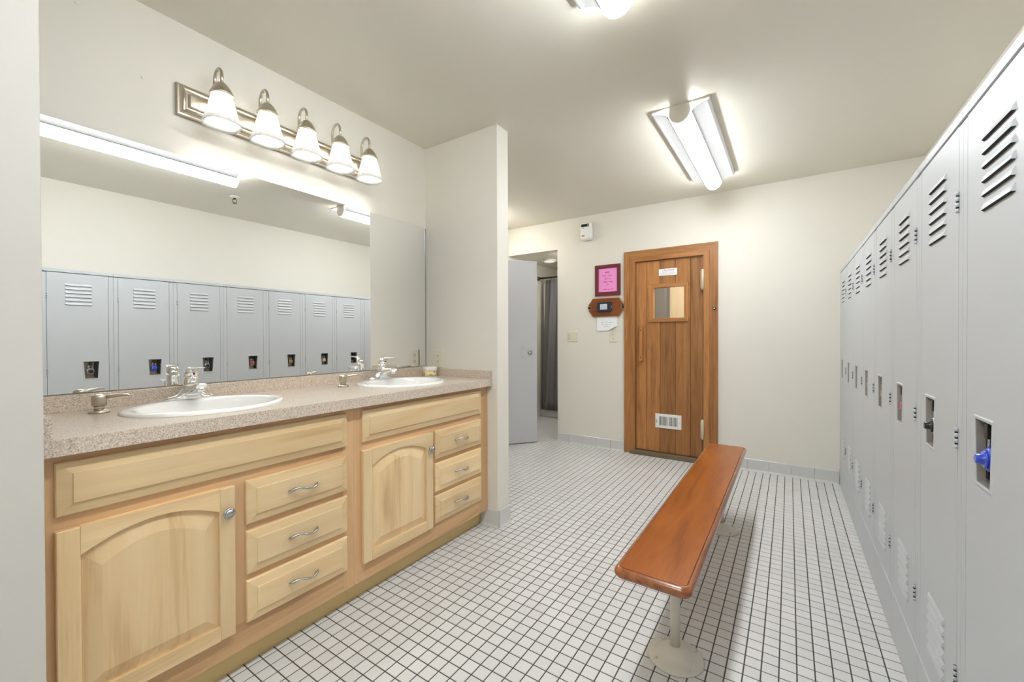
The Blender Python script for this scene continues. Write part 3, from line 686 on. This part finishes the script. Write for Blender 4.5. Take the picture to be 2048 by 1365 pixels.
# countertop with two oval cut-outs
SKX, SKA, SKB = -1.790, 0.220, 0.247           # sink centre x, half depth, half width
SINKS = (0.652, 1.574)
ct = thing('countertop', (-1.78, 1.1, 0.853), 'beige speckled laminate countertop with low backsplash', 'countertop')
y0, y1 = yN1 + 0.001, yP - 0.001
m = MB(); zt, zb = zCT, 0.853
xb = xL + 0.001
def cell(ya, yb_, yc):
    ang = sorted([2 * PI * k / 48 for k in range(48)] + [math.atan2(q - yc, p - SKX) % (2 * PI) for p in (xb, xCF) for q in (ya, yb_)])
    ins = []; out = []
    for a in ang:
        ca, sa = math.cos(a), math.sin(a)
        ins.append((SKX + (SKA - 0.018) * ca, yc + (SKB - 0.018) * sa, zt))
        t = min([v_ for v_ in ((xCF - SKX) / ca if ca > 1e-9 else 9e9, (xb - SKX) / ca if ca < -1e-9 else 9e9, (yb_ - yc) / sa if sa > 1e-9 else 9e9, (ya - yc) / sa if sa < -1e-9 else 9e9)])
        out.append((SKX + ca * t, yc + sa * t, zt))
    low = [(p[0], p[1], zb) for p in ins]
    m.rings([out, ins], True, False, False, 0, False); m.rings([ins, low], True, False, False, 0, False)
cell(y0, 1.10, SINKS[0]); cell(1.10, y1, SINKS[1])
m.add([(xCF, y0, zt), (xCF, y1, zt), (xCF, y1, zb), (xCF, y0, zb)], [(0, 1, 2, 3)])
m.add([(xCF, y0, zb), (xCF, y1, zb), (cF - 0.05, y1, zb), (cF - 0.05, y0, zb)], [(0, 1, 2, 3)])
for y in (y0, y1): m.add([(xCF, y, zt), (xCF, y, zb), (xb, y, zb), (xb, y, zt)], [(0, 1, 2, 3)])
m.add([(xb, y0, zt), (xb, y1, zt), (xb, y1, zb), (xb, y0, zb)], [(0, 1, 2, 3)])
obj('slab', m, 'laminate', ct)
obj('backsplash', MB().box(xb, xL + 0.02, y0 + 0.019, y1 - 0.019, zCT, 0.9525, 0.001), 'laminate', ct)
obj('side_splash', MB().box(xb, xCF - 0.001, y0, y0 + 0.019, zCT, 0.9515, 0.001), 'laminate', ct)
obj('side_splash', MB().box(xb, xCF - 0.001, y1 - 0.019, y1, zCT, 0.945, 0.001), 'laminate', ct)

def sink(yc, label, flabel):
    s = thing('sink_basin', (SKX, yc, 0.76), label, 'sink', 'oval drop-in sinks in the counter')
    prof = [(1.0, 0.0005), (0.998, 0.006), (0.985, 0.010), (0.96, 0.0125), (0.92, 0.0125), (0.885, 0.010), (0.868, 0.004), (0.845, -0.012), (0.80, -0.055), (0.70, -0.10), (0.50, -0.125), (0.25, -0.134), (0.09, -0.137)]
    def rg(sc, z, dx=0.0):
        return [(SKX + dx + SKA * sc * math.cos(2 * PI * j / 56), yc + SKB * sc * math.sin(2 * PI * j / 56), zCT + z) for j in range(56)]
    rings = [rg(sc, z, 0.0 if sc > 0.94 else 0.022 * min(1, (0.94 - sc) / 0.07)) for sc, z in prof]
    # the bowl sits forward, leaving a faucet ledge at the back
    rings = rings[:4] + [[(SKX + 0.024 + SKA * (sc - 0.10) * math.cos(2 * PI * j / 56), yc + SKB * (sc - 0.02) * math.sin(2 * PI * j / 56), zCT + z) for j in range(56)] for sc, z in prof[4:]]
    obj('bowl', MB().rings(rings, True, False, True), 'porcelain', s)
    obj('drain', MB().lathe([(0.022, zCT - 0.1375), (0.022, zCT - 0.1345), (0.010, zCT - 0.135)], (SKX + 0.024, yc, 0), 2, 20), 'chrome', s)
    # faucet
    fxp, z0 = -1.968, zCT + 0.0125
    f = thing('faucet', (fxp, yc, z0), flabel, 'faucet', 'chrome single-lever faucets')
    nn = 32
    def ell(x, y, z, a, b_, tilt=0.0):
        return [(x + a * math.cos(2 * PI * j / nn), y + b_ * math.sin(2 * PI * j / nn), z + tilt * a * math.cos(2 * PI * j / nn)) for j in range(nn)]
    obj('deck_plate', MB().rings([ell(fxp, yc, z0, 0.026, 0.080), ell(fxp, yc, z0 + 0.006, 0.026, 0.080), ell(fxp, yc, z0 + 0.012, 0.022, 0.070), ell(fxp + 0.002, yc, z0 + 0.016, 0.022, 0.050), ell(fxp + 0.003, yc, z0 + 0.026, 0.023, 0.036), ell(fxp + 0.004, yc, z0 + 0.040, 0.023, 0.029)]), 'chrome', f)
    obj('column', MB().rings([ell(fxp + 0.002, yc, z0 + 0.020, 0.025, 0.027), ell(fxp + 0.004, yc, z0 + 0.050, 0.0235, 0.0245), ell(fxp + 0.009, yc, z0 + 0.080, 0.0225, 0.0230), ell(fxp + 0.011, yc, z0 + 0.086, 0.0225, 0.0230)]), 'chrome', f)
    def rr_(x, z, hw, hh, tilt):          # rounded section of the spout in the y-z plane, leaning with TILT
        o = []
        for j in range(nn):
            a = 2 * PI * j / nn; ca, sa = math.cos(a), math.sin(a)
            y = hw * math.copysign(abs(ca) ** 0.6, ca); q = hh * math.copysign(abs(sa) ** 0.6, sa)
            o.append((x + q * tilt, yc + y, z + q))
        return o
    obj('spout', MB().rings([rr_(fxp + 0.008, z0 + 0.036, 0.026, 0.030, 0.1), rr_(fxp + 0.040, z0 + 0.044, 0.024, 0.022, 0.2), rr_(fxp + 0.075, z0 + 0.053, 0.021, 0.014, 0.35), rr_(fxp + 0.105, z0 + 0.057, 0.018, 0.010, 0.5), rr_(fxp + 0.116, z0 + 0.056, 0.015, 0.008, 0.6)]), 'chrome', f)
    obj('aerator', MB().lathe([(0.011, z0 + 0.052), (0.011, z0 + 0.036), (0.008, z0 + 0.036)], (fxp + 0.104, yc, 0), 2, 18), 'chrome', f)
    lh = obj('lever_handle', MB().rings([ell(fxp + 0.011, yc, z0 + 0.088, 0.0235, 0.0240), ell(fxp + 0.014, yc, z0 + 0.102, 0.0235, 0.0240, 0.12), ell(fxp + 0.017, yc, z0 + 0.116, 0.021, 0.022, 0.2), ell(fxp + 0.019, yc, z0 + 0.124, 0.012, 0.015, 0.2)]).rings(
        [rr_(fxp + 0.012, z0 + 0.118, 0.017, 0.006, 0), rr_(fxp + 0.045, z0 + 0.122, 0.0135, 0.0045, 0), rr_(fxp + 0.085, z0 + 0.124, 0.0105, 0.0032, 0), rr_(fxp + 0.112, z0 + 0.125, 0.011, 0.0028, 0), rr_(fxp + 0.122, z0 + 0.125, 0.007, 0.0018, 0)]), 'chrome', f)
    obj('temperature_dot', MB().lathe([(0.0045, 0.0), (0.0045, 0.0012)], (fxp + 0.0375, yc, z0 + 0.100), 0, 14), 'red', lh)
    return s
sink(SINKS[0], 'white oval sink basin in the counter beside the stub wall', 'chrome faucet at the sink beside the stub wall')
sink(SINKS[1], 'white oval sink basin in the counter beside the partition wall', 'chrome faucet at the sink beside the partition wall')

def dispenser(x, y, ang, label, tall=1.0):
    r = thing('soap_dispenser', (x, y, zCT), label, 'soap dispenser', 'soap pumps on the counter'); z = zCT
    obj('flange', MB().lathe([(0.027, z), (0.026, z + 0.006), (0.019, z + 0.011), (0.013, z + 0.013)], (x, y, 0), 2, 24), 'nickel', r)
    obj('neck', MB().lathe([(0.0135, z + 0.010), (0.0135, z + 0.026)], (x, y, 0), 2, 20), 'nickel', r)
    hd = obj('pump_head', MB().lathe([(0.018, z + 0.024), (0.0195, z + 0.027), (0.0195, z + 0.054), (0.017, z + 0.060), (0.006, z + 0.063)], (x, y, 0), 2, 24), 'nickel', r)
    c, s = math.cos(ang), math.sin(ang)
    obj('nozzle', MB().tube([(x + c * a, y + s * a, z + q) for a, q in ((0.010, 0.052), (0.03, 0.0545), (0.055, 0.057), (0.075, 0.0565), (0.080, 0.052))], [0.0062, 0.006, 0.0052, 0.0045, 0.003], 12), 'nickel', hd)
dispenser(-1.930, 0.384, math.radians(62), 'brushed nickel soap pump on the counter beside the stub wall')
dispenser(-1.905, 1.285, math.radians(60), 'brushed nickel soap pump on the counter between the two sinks')
j = thing('cream_tub', (-1.932, 1.932, zCT), 'squat tub with white lid and colourful label on the counter corner', 'tub'); z = zCT
obj('tub_body', MB().lathe([(0.040, z), (0.043, z + 0.003), (0.0435, z + 0.040), (0.042, z + 0.041)], (-1.932, 1.932, 0), 2, 36), 'white', j)
obj('printed_label', MB().lathe([(0.0437, z + 0.007), (0.0441, z + 0.008), (0.0441, z + 0.037), (0.0437, z + 0.038)], (-1.932, 1.932, 0), 2, 36, caps=False), 'jarlabel', j)
obj('lid', MB().lathe([(0.0445, z + 0.040), (0.046, z + 0.042), (0.046, z + 0.060), (0.043, z + 0.063), (0.01, z + 0.0635)], (-1.932, 1.932, 0), 2, 36), 'white', j)

# ------------------------------------------------------------------ wall plates
def duplex(parent, xc, zc, y):
    for dz in (0.0195, -0.0195):
        f = obj('receptacle', MB().lathe([(0.0165, 0.0), (0.0165, -0.0015), (0.0155, -0.0022)], (xc, y, zc + dz), 1, 20, sy=1.0), 'ivory', parent)
        for dx in (-0.006, 0.006): obj('slot', MB().box(xc + dx - 0.0012, xc + dx + 0.0012, y - 0.0026, y - 0.002, zc + dz - 0.001, zc + dz + 0.008), 'dark', f)
        obj('slot', MB().lathe([(0.0028, -0.002), (0.0028, -0.0026)], (xc, y, zc + dz - 0.0075), 1, 10), 'dark', f)
    obj('screw', MB().lathe([(0.003, 0), (0.003, -0.0012)], (xc, y, zc), 1, 10), 'ivory', parent)
o = thing('power_outlet', (-1.942, yP, 0.945), 'ivory duplex outlet on the partition above the counter', 'outlet')
obj('cover_plate', MB().box(-1.985, -1.899, yP - 0.006, yP, 0.946, 1.066, 0.0025, seg=2), 'ivory', o); duplex(o, -1.942, 1.006, yP - 0.006)
o = thing('switch_plate', (-1.943, yB, 1.104), 'ivory two-gang switch plate beside the shower room opening', 'light switch')
obj('cover_plate', MB().box(-2.005, -1.881, yB - 0.006, yB, 1.103, 1.217, 0.0025, seg=2), 'ivory', o)
f = obj('rocker', MB().box(-1.928, -1.896, yB - 0.009, yB - 0.006, 1.126, 1.194, 0.001), 'ivory', o)
obj('rocker_frame', MB().box(-1.931, -1.893, yB - 0.0068, yB - 0.0055, 1.123, 1.197), 'hinge', f)
f = obj('switch_insert', MB().box(-1.990, -1.958, yB - 0.0085, yB - 0.006, 1.126, 1.194, 0.001), 'ivory', o)
obj('insert_frame', MB().box(-1.993, -1.955, yB - 0.0068, yB - 0.0055, 1.123, 1.197), 'hinge', f)
for dz in (0.016, -0.016): obj('toggle', MB().box(-1.980, -1.968, yB - 0.014, yB - 0.0085, 1.16 + dz - 0.005, 1.16 + dz + 0.005, 0.001), 'ivory', f)
o = thing('wall_plate', (-1.4895, yB, 1.10), 'ivory receptacle plate partly under the white paper notice', 'outlet')
obj('cover_plate', MB().box(-1.5285, -1.4505, yB - 0.006, yB, 1.10, 1.226, 0.0025, seg=2), 'ivory', o); duplex(o, -1.4895, 1.155, yB - 0.006)

# air freshener
a0, a1, az0, az1 = -1.834, -1.702, 2.160, 2.350
o = thing('air_freshener', (-1.768, yB, az0), 'white air freshener unit high on the cream wall', 'air freshener')
rings = []
for d, i in ((0, 0.004), (0.035, 0.0), (0.055, 0.006), (0.064, 0.02)):
    n = 40; ring = []
    for k in range(n):
        a = 2 * PI * k / n; ca, sa = math.cos(a), math.sin(a); e = 0.32
        ring.append(((a0 + a1) / 2 + ((a1 - a0) / 2 - i) * math.copysign(abs(ca) ** e, ca), yB - d, (az0 + az1) / 2 + ((az1 - az0) / 2 - i) * math.copysign(abs(sa) ** e, sa)))
    rings.append(ring)
obj('shell', MB().rings(rings, True, True, True), 'white', o)
obj('sensor_window', MB().box(a0 + 0.020, a1 - 0.026, yB - 0.0665, yB - 0.055, az1 - 0.052, az1 - 0.022, 0.003), 'black', o)
obj('spray_button', MB().box(a1 - 0.044, a1 - 0.032, yB - 0.0675, yB - 0.055, az1 - 0.045, az1 - 0.027, 0.001), 'grey_ink', o)
obj('nozzle', MB().lathe([(0.004, -0.060), (0.004, -0.0675)], (a0 + 0.048, yB, az1 - 0.064), 1, 12), 'black', o)
obj('badge', MB().box(a0 + 0.026, a0 + 0.058, yB - 0.0652, yB - 0.060, az0 + 0.040, az0 + 0.052, 0.001), 'redprint', o)
# framed pink notice
p0, p1, pz0, pz1 = -1.681, -1.411, 1.572, 1.890
o = thing('framed_notice', (-1.546, yB, pz0), 'burgundy framed notice on pink paper beside the sauna door', 'framed notice'); fwid = 0.034
for poly, nm in (([(p0, pz0), (p0 + fwid, pz0 + fwid), (p0 + fwid, pz1 - fwid), (p0, pz1)], 'frame_side'), ([(p1, pz0), (p1 - fwid, pz0 + fwid), (p1 - fwid, pz1 - fwid), (p1, pz1)], 'frame_side'),
                 ([(p0, pz1), (p0 + fwid, pz1 - fwid), (p1 - fwid, pz1 - fwid), (p1, pz1)], 'frame_rail'), ([(p0, pz0), (p0 + fwid, pz0 + fwid), (p1 - fwid, pz0 + fwid), (p1, pz0)], 'frame_rail')):
    obj(nm, MB().prism(poly, f_y, yB - 0.016, yB - 0.001), 'burgundy', o)
obj('backing', MB().box(p0 + fwid, p1 - fwid, yB - 0.006, yB - 0.001, pz0 + fwid, pz1 - fwid), 'burgundy', o)
nt = obj('paper_sheet', MB().box(p0 + 0.037, p1 - 0.037, yB - 0.0075, yB - 0.006, pz0 + 0.042, pz1 - 0.036), 'pink', o)
pc = (p0 + p1) / 2
print_rows(nt, [(pc - 0.026, pc + 0.022, 1.813, 0.012, 1), (pc - 0.034, pc + 0.030, 1.745, 0.009, 2), (pc - 0.044, pc + 0.056, 1.715, 0.009, 2), (pc - 0.010, pc + 0.012, 1.684, 0.008, 1)], yB - 0.0076, 'magenta_ink')
print_rows(nt, [(pc - 0.056, pc + 0.050, 1.779, 0.008, 2), (pc - 0.046, pc + 0.056, 1.638, 0.008, 3)], yB - 0.0076, 'redprint')
# plaque with thermometer
q0, q1, qz0, qz1 = -1.755, -1.372, 1.356, 1.552; qc = (qz0 + qz1) / 2
def plq(i):
    return [(q0 + 0.05 + i * 0.5, qz0 + i), (q1 - 0.05 - i * 0.5, qz0 + i), (q1 - 0.02 - i, qz0 + 0.045), (q1 - i, qc - 0.028), (q1 - 0.022 - i, qc - 0.016), (q1 - 0.028 - i, qc), (q1 - 0.022 - i, qc + 0.016), (q1 - i, qc + 0.028), (q1 - 0.02 - i, qz1 - 0.045), (q1 - 0.05 - i * 0.5, qz1 - i),
            (q0 + 0.05 + i * 0.5, qz1 - i), (q0 + 0.02 + i, qz1 - 0.045), (q0 + i, qc + 0.028), (q0 + 0.022 + i, qc + 0.016), (q0 + 0.028 + i, qc), (q0 + 0.022 + i, qc - 0.016), (q0 + i, qc - 0.028), (q0 + 0.02 + i, qz0 + 0.045)]
o = thing('wall_plaque', (-1.5635, yB, qz0), 'stained wooden plaque with notched ends below the pink notice', 'plaque')
obj('board', MB().prism(plq(0.007), f_y, yB - 0.019, yB - 0.014), 'plaque', o)
obj('routed_edge', MB().prism(plq(0.0), f_y, yB - 0.015, yB - 0.0005), 'plaque_edge', o)
for x in (q0 + 0.010, q1 - 0.010): obj('hanger_knob', MB().lathe([(0.015, -0.0), (0.015, -0.016), (0.009, -0.022), (0.003, -0.023)], (x, yB, qc), 1, 18), 'black', o)
o = thing('wall_thermometer', (-1.5705, yB - 0.019, 1.408), 'dark navy sauna gauge with a pale display on the wooden plaque', 'gauge'); yy = yB - 0.0195
obj('case', MB().box(-1.645, -1.496, yy - 0.030, yy, 1.409, 1.506, 0.004, seg=2), 'navy', o)
dp = obj('display', MB().box(-1.612, -1.536, yy - 0.0312, yy - 0.028, 1.430, 1.486, 0.001), 'lcd', o)
print_rows(dp, [(-1.605, -1.58, 1.474, 0.005, 1), (-1.605, -1.545, 1.458, 0.004, 2), (-1.605, -1.55, 1.444, 0.004, 2)], yy - 0.0313, 'grey_ink')
obj('side_button', MB().box(-1.498, -1.4945, yy - 0.02, yy - 0.01, 1.445, 1.465), 'white', o)
# curled paper under the plaque
o = thing('paper_notice', (-1.555, yB, 1.216), 'white paper notice with a curled corner taped under the plaque', 'notice')
m = MB(); nU, nV = 14, 10; g = []
for jj in range(nV + 1):
    row = []
    for ii in range(nU + 1):
        u, v_ = ii / nU, jj / nV; x = -1.662 + 0.214 * u; zz = 1.214 + 0.150 * v_
        t = max(0.0, u - v_ * 1.5 - 0.52); row.append((x - t * 0.02, yB - 0.007 - t * t * 0.28 - 0.0008, zz + t * 0.075))
    g.append(row)
m.rings(g, False, False, False); m.rings([[(x, y + 0.0006, z) for x, y, z in rw] for rw in g], False, False, False)
sh_ = obj('paper_sheet', m, 'paper', o)
print_rows(sh_, [(-1.620, -1.500, 1.298, 0.005, 3), (-1.612, -1.512, 1.276, 0.005, 3), (-1.588, -1.535, 1.257, 0.005, 2)], yB - 0.0078, 'grey_ink')

# ------------------------------------------------------------------ bench
bx0, bx1, by0, by1, bz = -0.4505, -0.2245, 1.222, 3.035, 0.440
bc = (bx0 + bx1) / 2
r = thing('locker_bench', (bc, 2.13, 0), 'long narrow varnished wooden bench on two beige pedestals', 'bench')
def rrect(x0, x1, y0, y1, rad, z, n=6):
    o = []
    for cx, cy, a0_ in ((x1 - rad, y1 - rad, 0), (x0 + rad, y1 - rad, 90), (x0 + rad, y0 + rad, 180), (x1 - rad, y0 + rad, 270)):
        for k in range(n + 1):
            a = math.radians(a0_ + 90 * k / n); o.append((cx + rad * math.cos(a), cy + rad * math.sin(a), z))
    return o
lv = [(0.016, bz - 0.034), (0.005, bz - 0.031), (0.0, bz - 0.022), (0.0, bz - 0.013), (0.004, bz - 0.005), (0.010, bz - 0.001), (0.0135, bz - 0.0008), (0.0138, bz - 0.004)]
obj('nosing', MB().rings([rrect(bx0 + i, bx1 - i, by0 + i, by1 - i, 0.024, z) for i, z in lv], True, True, True), 'bench_edge', r)
lv = [(0.0155, bz - 0.006), (0.0155, bz - 0.0008), (0.0165, bz)]
obj('seat_panel', MB().rings([rrect(bx0 + i, bx1 - i, by0 + i, by1 - i, 0.014, z) for i, z in lv], True, True, True, 0, False), 'bench', r)
for py in (1.55, 2.735):
    ped = obj('pedestal', MB().lathe([(0.0165, bz - 0.04), (0.0165, 0.030)], (bc, py, 0), 2, 24), 'bench_metal', r)
    obj('base_flange', MB().lathe([(0.0955, 0.0), (0.0955, 0.004), (0.090, 0.0075), (0.066, 0.012), (0.052, 0.020), (0.040, 0.032), (0.028, 0.040), (0.0168, 0.043)], (bc, py, 0), 2, 40), 'bench_metal', ped)
    obj('top_flange', MB().lathe([(0.05, bz - 0.034), (0.05, bz - 0.039), (0.020, bz - 0.046)], (bc, py, 0), 2, 28), 'bench_metal', ped)
    for k in range(4):
        a = PI / 4 + k * PI / 2
        obj('bolt', MB().lathe([(0.0062, 0.008), (0.0062, 0.0135), (0.003, 0.0155)], (bc + 0.077 * math.cos(a), py + 0.077 * math.sin(a), 0), 2, 10), 'bench_metal', ped)

# ------------------------------------------------------------------ lockers
DEP = xR - xK - 0.006
def locker(loc, label):
    """built with its front joint at the local origin; x runs into the locker"""
    r = thing('locker', loc, label, 'locker', 'grey lockers in a row along the wall')
    X, Y = loc[0], loc[1]
    d0, d1, z0, z1 = 0.029, W - 0.029, 0.186, 1.632
    top = 1.660
    def B(m, a0, a1, c0, c1, e0, e1, bev=0, mi=0): return m.box(X + a0, X + a1, Y + c0, Y + c1, e0, e1, bev, mi)
    m = MB(); B(m, 0, 0.034, 0.0006, d0 - 0.002, 0.18, top - 0.03); B(m, 0, 0.034, d1 + 0.002, W - 0.0006, 0.18, top - 0.03)
    B(m, 0.040, DEP, 0.0006, W - 0.0006, 0.0, top - 0.004)
    obj('body', m, 'locker', r)
    m = MB(); B(m, -0.002, DEP, 0.0003, W - 0.0003, z1 + 0.004, top, 0.0016); obj('top_rail', m, 'locker', r)
    m = MB(); B(m, 0.0, 0.034, 0.0006, W - 0.0006, 0.0, 0.178, 0.001); obj('base_panel', m, 'locker', r)
    m = MB(); B(m, -0.003, 0.034, 0.0003, W - 0.0003, 0.1785, 0.1845, 0.001); obj('base_ledge', m, 'locker', r)
    m = MB(); B(m, 0.034, 0.039, 0.004, W - 0.004, 0.185, z1 + 0.004); obj('gap_shade_sheet', m, 'dark', r)  # near-black sheet stands in for the shade inside the door gaps
    # door with a trapezoid pocket
    h_ = [(0.213, 0.972), (0.299, 0.972), (0.291, 0.842), (0.221, 0.842)]
    out = [(d0, z1), (d1, z1), (d1, z0), (d0, z0)]
    f0 = [(X, Y + p, q) for p, q in out]; fh = [(X, Y + p, q) for p, q in h_]
    bk = [(X + 0.018, Y + p, q) for p, q in out]
    m = MB(); m.rings([bk, f0], True, False, False, 0, False); m.rings([f0, fh], True, False, False, 0, False)
    dr = obj('door', m, 'locker', r)
    ph = [(X + 0.028, Y + p + (0.004 if p < 0.25 else -0.004), q + (-0.004 if q > 0.9 else 0.004)) for p, q in h_]
    obj('pocket', MB().rings([[(X + 0.0002, Y + p, q) for p, q in h_], ph], True, False, True, 0, False), 'pocket', dr)
    big = [(p + (-0.008 if p < 0.25 else 0.008), q + (0.008 if q > 0.9 else -0.008)) for p, q in h_]
    obj('pocket_rim', MB().rings([[(X, Y + p, q) for p, q in big], [(X - 0.0022, Y + p * 0.7 + P2 * 0.3, q * 0.7 + Q2 * 0.3) for (p, q), (P2, Q2) in zip(big, h_)], [(X - 0.0012, Y + p, q) for p, q in h_], [(X + 0.001, Y + p, q) for p, q in h_]], True, False, False, 0, False), 'locker', dr)
    m = MB(); B(m, 0.012, 0.0278, 0.276, 0.289, 0.850, 0.965); obj('latch_slot', m, 'dark', dr)
    m = MB(); B(m, 0.002, 0.028, 0.246, 0.262, 0.938, 0.966, 0.001); obj('hasp', m, 'black', dr)
    def louver(z):
        a, c = 0.120, 0.262; p = 0.0056; t = 0.0155
        v_ = [(X, Y + a, z + t), (X, Y + c, z + t), (X - p, Y + c - 0.004, z + 0.001), (X - p, Y + a + 0.004, z + 0.001), (X, Y + c, z), (X, Y + a, z), (X - p * 0.62, Y + c - 0.003, z + 0.009), (X - p * 0.62, Y + a + 0.003, z + 0.009)]
        m = MB().add(v_, [(0, 1, 6, 7), (7, 6, 2, 3), (1, 4, 2, 6), (0, 7, 3, 5)], 0)
        m.add([(X - p + 0.0006, Y + a + 0.004, z + 0.0012), (X - p + 0.0006, Y + c - 0.004, z + 0.0012), (X - 0.0002, Y + c, z - 0.0012), (X - 0.0002, Y + a, z - 0.0012)], [(0, 1, 2, 3)], 1)  # near-black quad painted as the darkness under the louver
        obj('louver', m, ['locker', 'dark'], dr, clean=False)
    for k in range(6): louver(1.3985 + 0.0283 * k); louver(0.2700 + 0.0283 * k)
    for z in (1.432, 0.882, 0.322):
        m = MB()
        for q in range(4): m.lathe([(0.0034, z + q * 0.0135), (0.0034, z + q * 0.0135 + 0.0095)], (X - 0.0025, Y + d0 - 0.001, 0), 2, 8)
        m.lathe([(0.0030, z), (0.0030, z + 0.050)], (X - 0.0025, Y + d0 - 0.001, 0), 2, 8, mi=1)
        tag(obj('hinge', m, ['locker', 'dark'], dr), kind='stuff')
    return r
names = {-3: 'grey metal locker with louvred door next beyond the one with the chrome and black dial padlock, by the stub wall side',
         -2: 'grey louvred locker next to the blue-padlocked one, reflected beside the stub wall in the mirror',
         -1: 'grey louvred locker locked with the blue dial padlock',
         0: 'grey louvred locker between the blue-padlocked and the red-padlocked lockers',
         1: 'grey louvred locker locked with the red-faced padlock',
         2: 'grey louvred locker locked with the shiny brass padlock',
         3: 'grey louvred locker locked with the tan padlock',
         4: 'grey louvred locker locked with the plain black padlock',
         5: 'grey louvred locker without padlock, second from the sauna door wall',
         6: 'grey louvred locker in the corner against the sauna door wall'}
L0 = locker((xK, Y0 - 3 * W, 0), names[-3])
L0['label'] = 'grey louvred locker at the open end of the row, away from the sauna door wall'
for i in range(-2, 7):
    c = copy_tree(L0, None, (xK, Y0 + i * W, 0)); c['label'] = names[i]
tag(obj('filler_strip', MB().box(xK, xK + 0.02, Y0 + 7 * W + 0.0006, yB - 0.0005, 0, 1.655), 'locker'), 'narrow grey metal filler closing the gap between last locker and wall', 'filler')

def padlock(i, style, label):
    y = Y0 + i * W + 0.252; z = 0.896; x = xK + 0.010
    r = thing('padlock', (x, y, z - 0.02), label, 'padlock', 'padlocks hanging in the locker door pockets')
    sh = 'pewter' if style != 'black' else 'blackmetal'
    obj('shackle', MB().tube([(x, y - 0.011, z + 0.012)] + [(x, y - 0.011 * math.cos(a), z + 0.034 + 0.013 * math.sin(a)) for a in [PI * q / 8 for q in range(9)]] + [(x, y + 0.011, z + 0.012)], 0.0033, 10), sh, r)
    if style in ('dial', 'blue'):
        bm_ = 'pewter' if style == 'dial' else 'blue'; dm = 'blackmetal' if style == 'dial' else 'blue'
        bd = obj('lock_body', MB().lathe([(0.020, x + 0.008), (0.0235, x + 0.005), (0.0235, x - 0.005), (0.020, x - 0.008)], (0, y, z), 0, 28), bm_, r)
        dd = obj('dial', MB().lathe([(0.0185, x - 0.0075), (0.0175, x - 0.0115), (0.0105, x - 0.0125), (0.0095, x - 0.022), (0.007, x - 0.0235)], (0, y, z), 0, 28), dm, r)
        m = MB()
        for q in range(20):
            a = 2 * PI * q / 20; m.box(x - 0.0124, x - 0.0118, y + 0.0145 * math.cos(a) - 0.0006, y + 0.0145 * math.cos(a) + 0.0006, z + 0.0145 * math.sin(a) - 0.0006, z + 0.0145 * math.sin(a) + 0.0006)
        tag(obj('dial_marks', m, 'white', dd), kind='stuff')
    else:
        mt = {'brass': 'brass', 'tan': 'tan_metal', 'red': 'pewter', 'black': 'blackmetal'}[style]
        bd = obj('lock_body', MB().box(x - 0.008, x + 0.008, y - 0.019, y + 0.019, z - 0.018, z + 0.016, 0.003, seg=2), mt, r)
        if style == 'red': obj('face_plate', MB().box(x - 0.0092, x - 0.007, y - 0.0165, y + 0.0165, z - 0.008, z + 0.013, 0.001), 'red', bd)
        obj('keyhole', MB().lathe([(0.0035, x - 0.0078), (0.0035, x - 0.0086)], (0, y, z - 0.012), 0, 10), 'dark', bd)
    return r
padlock(-2, 'dial', 'chrome padlock with black dial on the locker reflected beside the stub wall')
padlock(-1, 'blue', 'bright blue dial padlock in a locker door pocket')
padlock(0, 'dial', 'chrome padlock with black dial on the locker next to the blue padlock')
padlock(1, 'red', 'square padlock with red face in a locker door pocket')
padlock(2, 'brass', 'shiny square brass padlock in a locker door pocket')
padlock(3, 'tan', 'dull tan square padlock in a locker door pocket')
padlock(4, 'black', 'plain black square padlock in a locker door pocket')
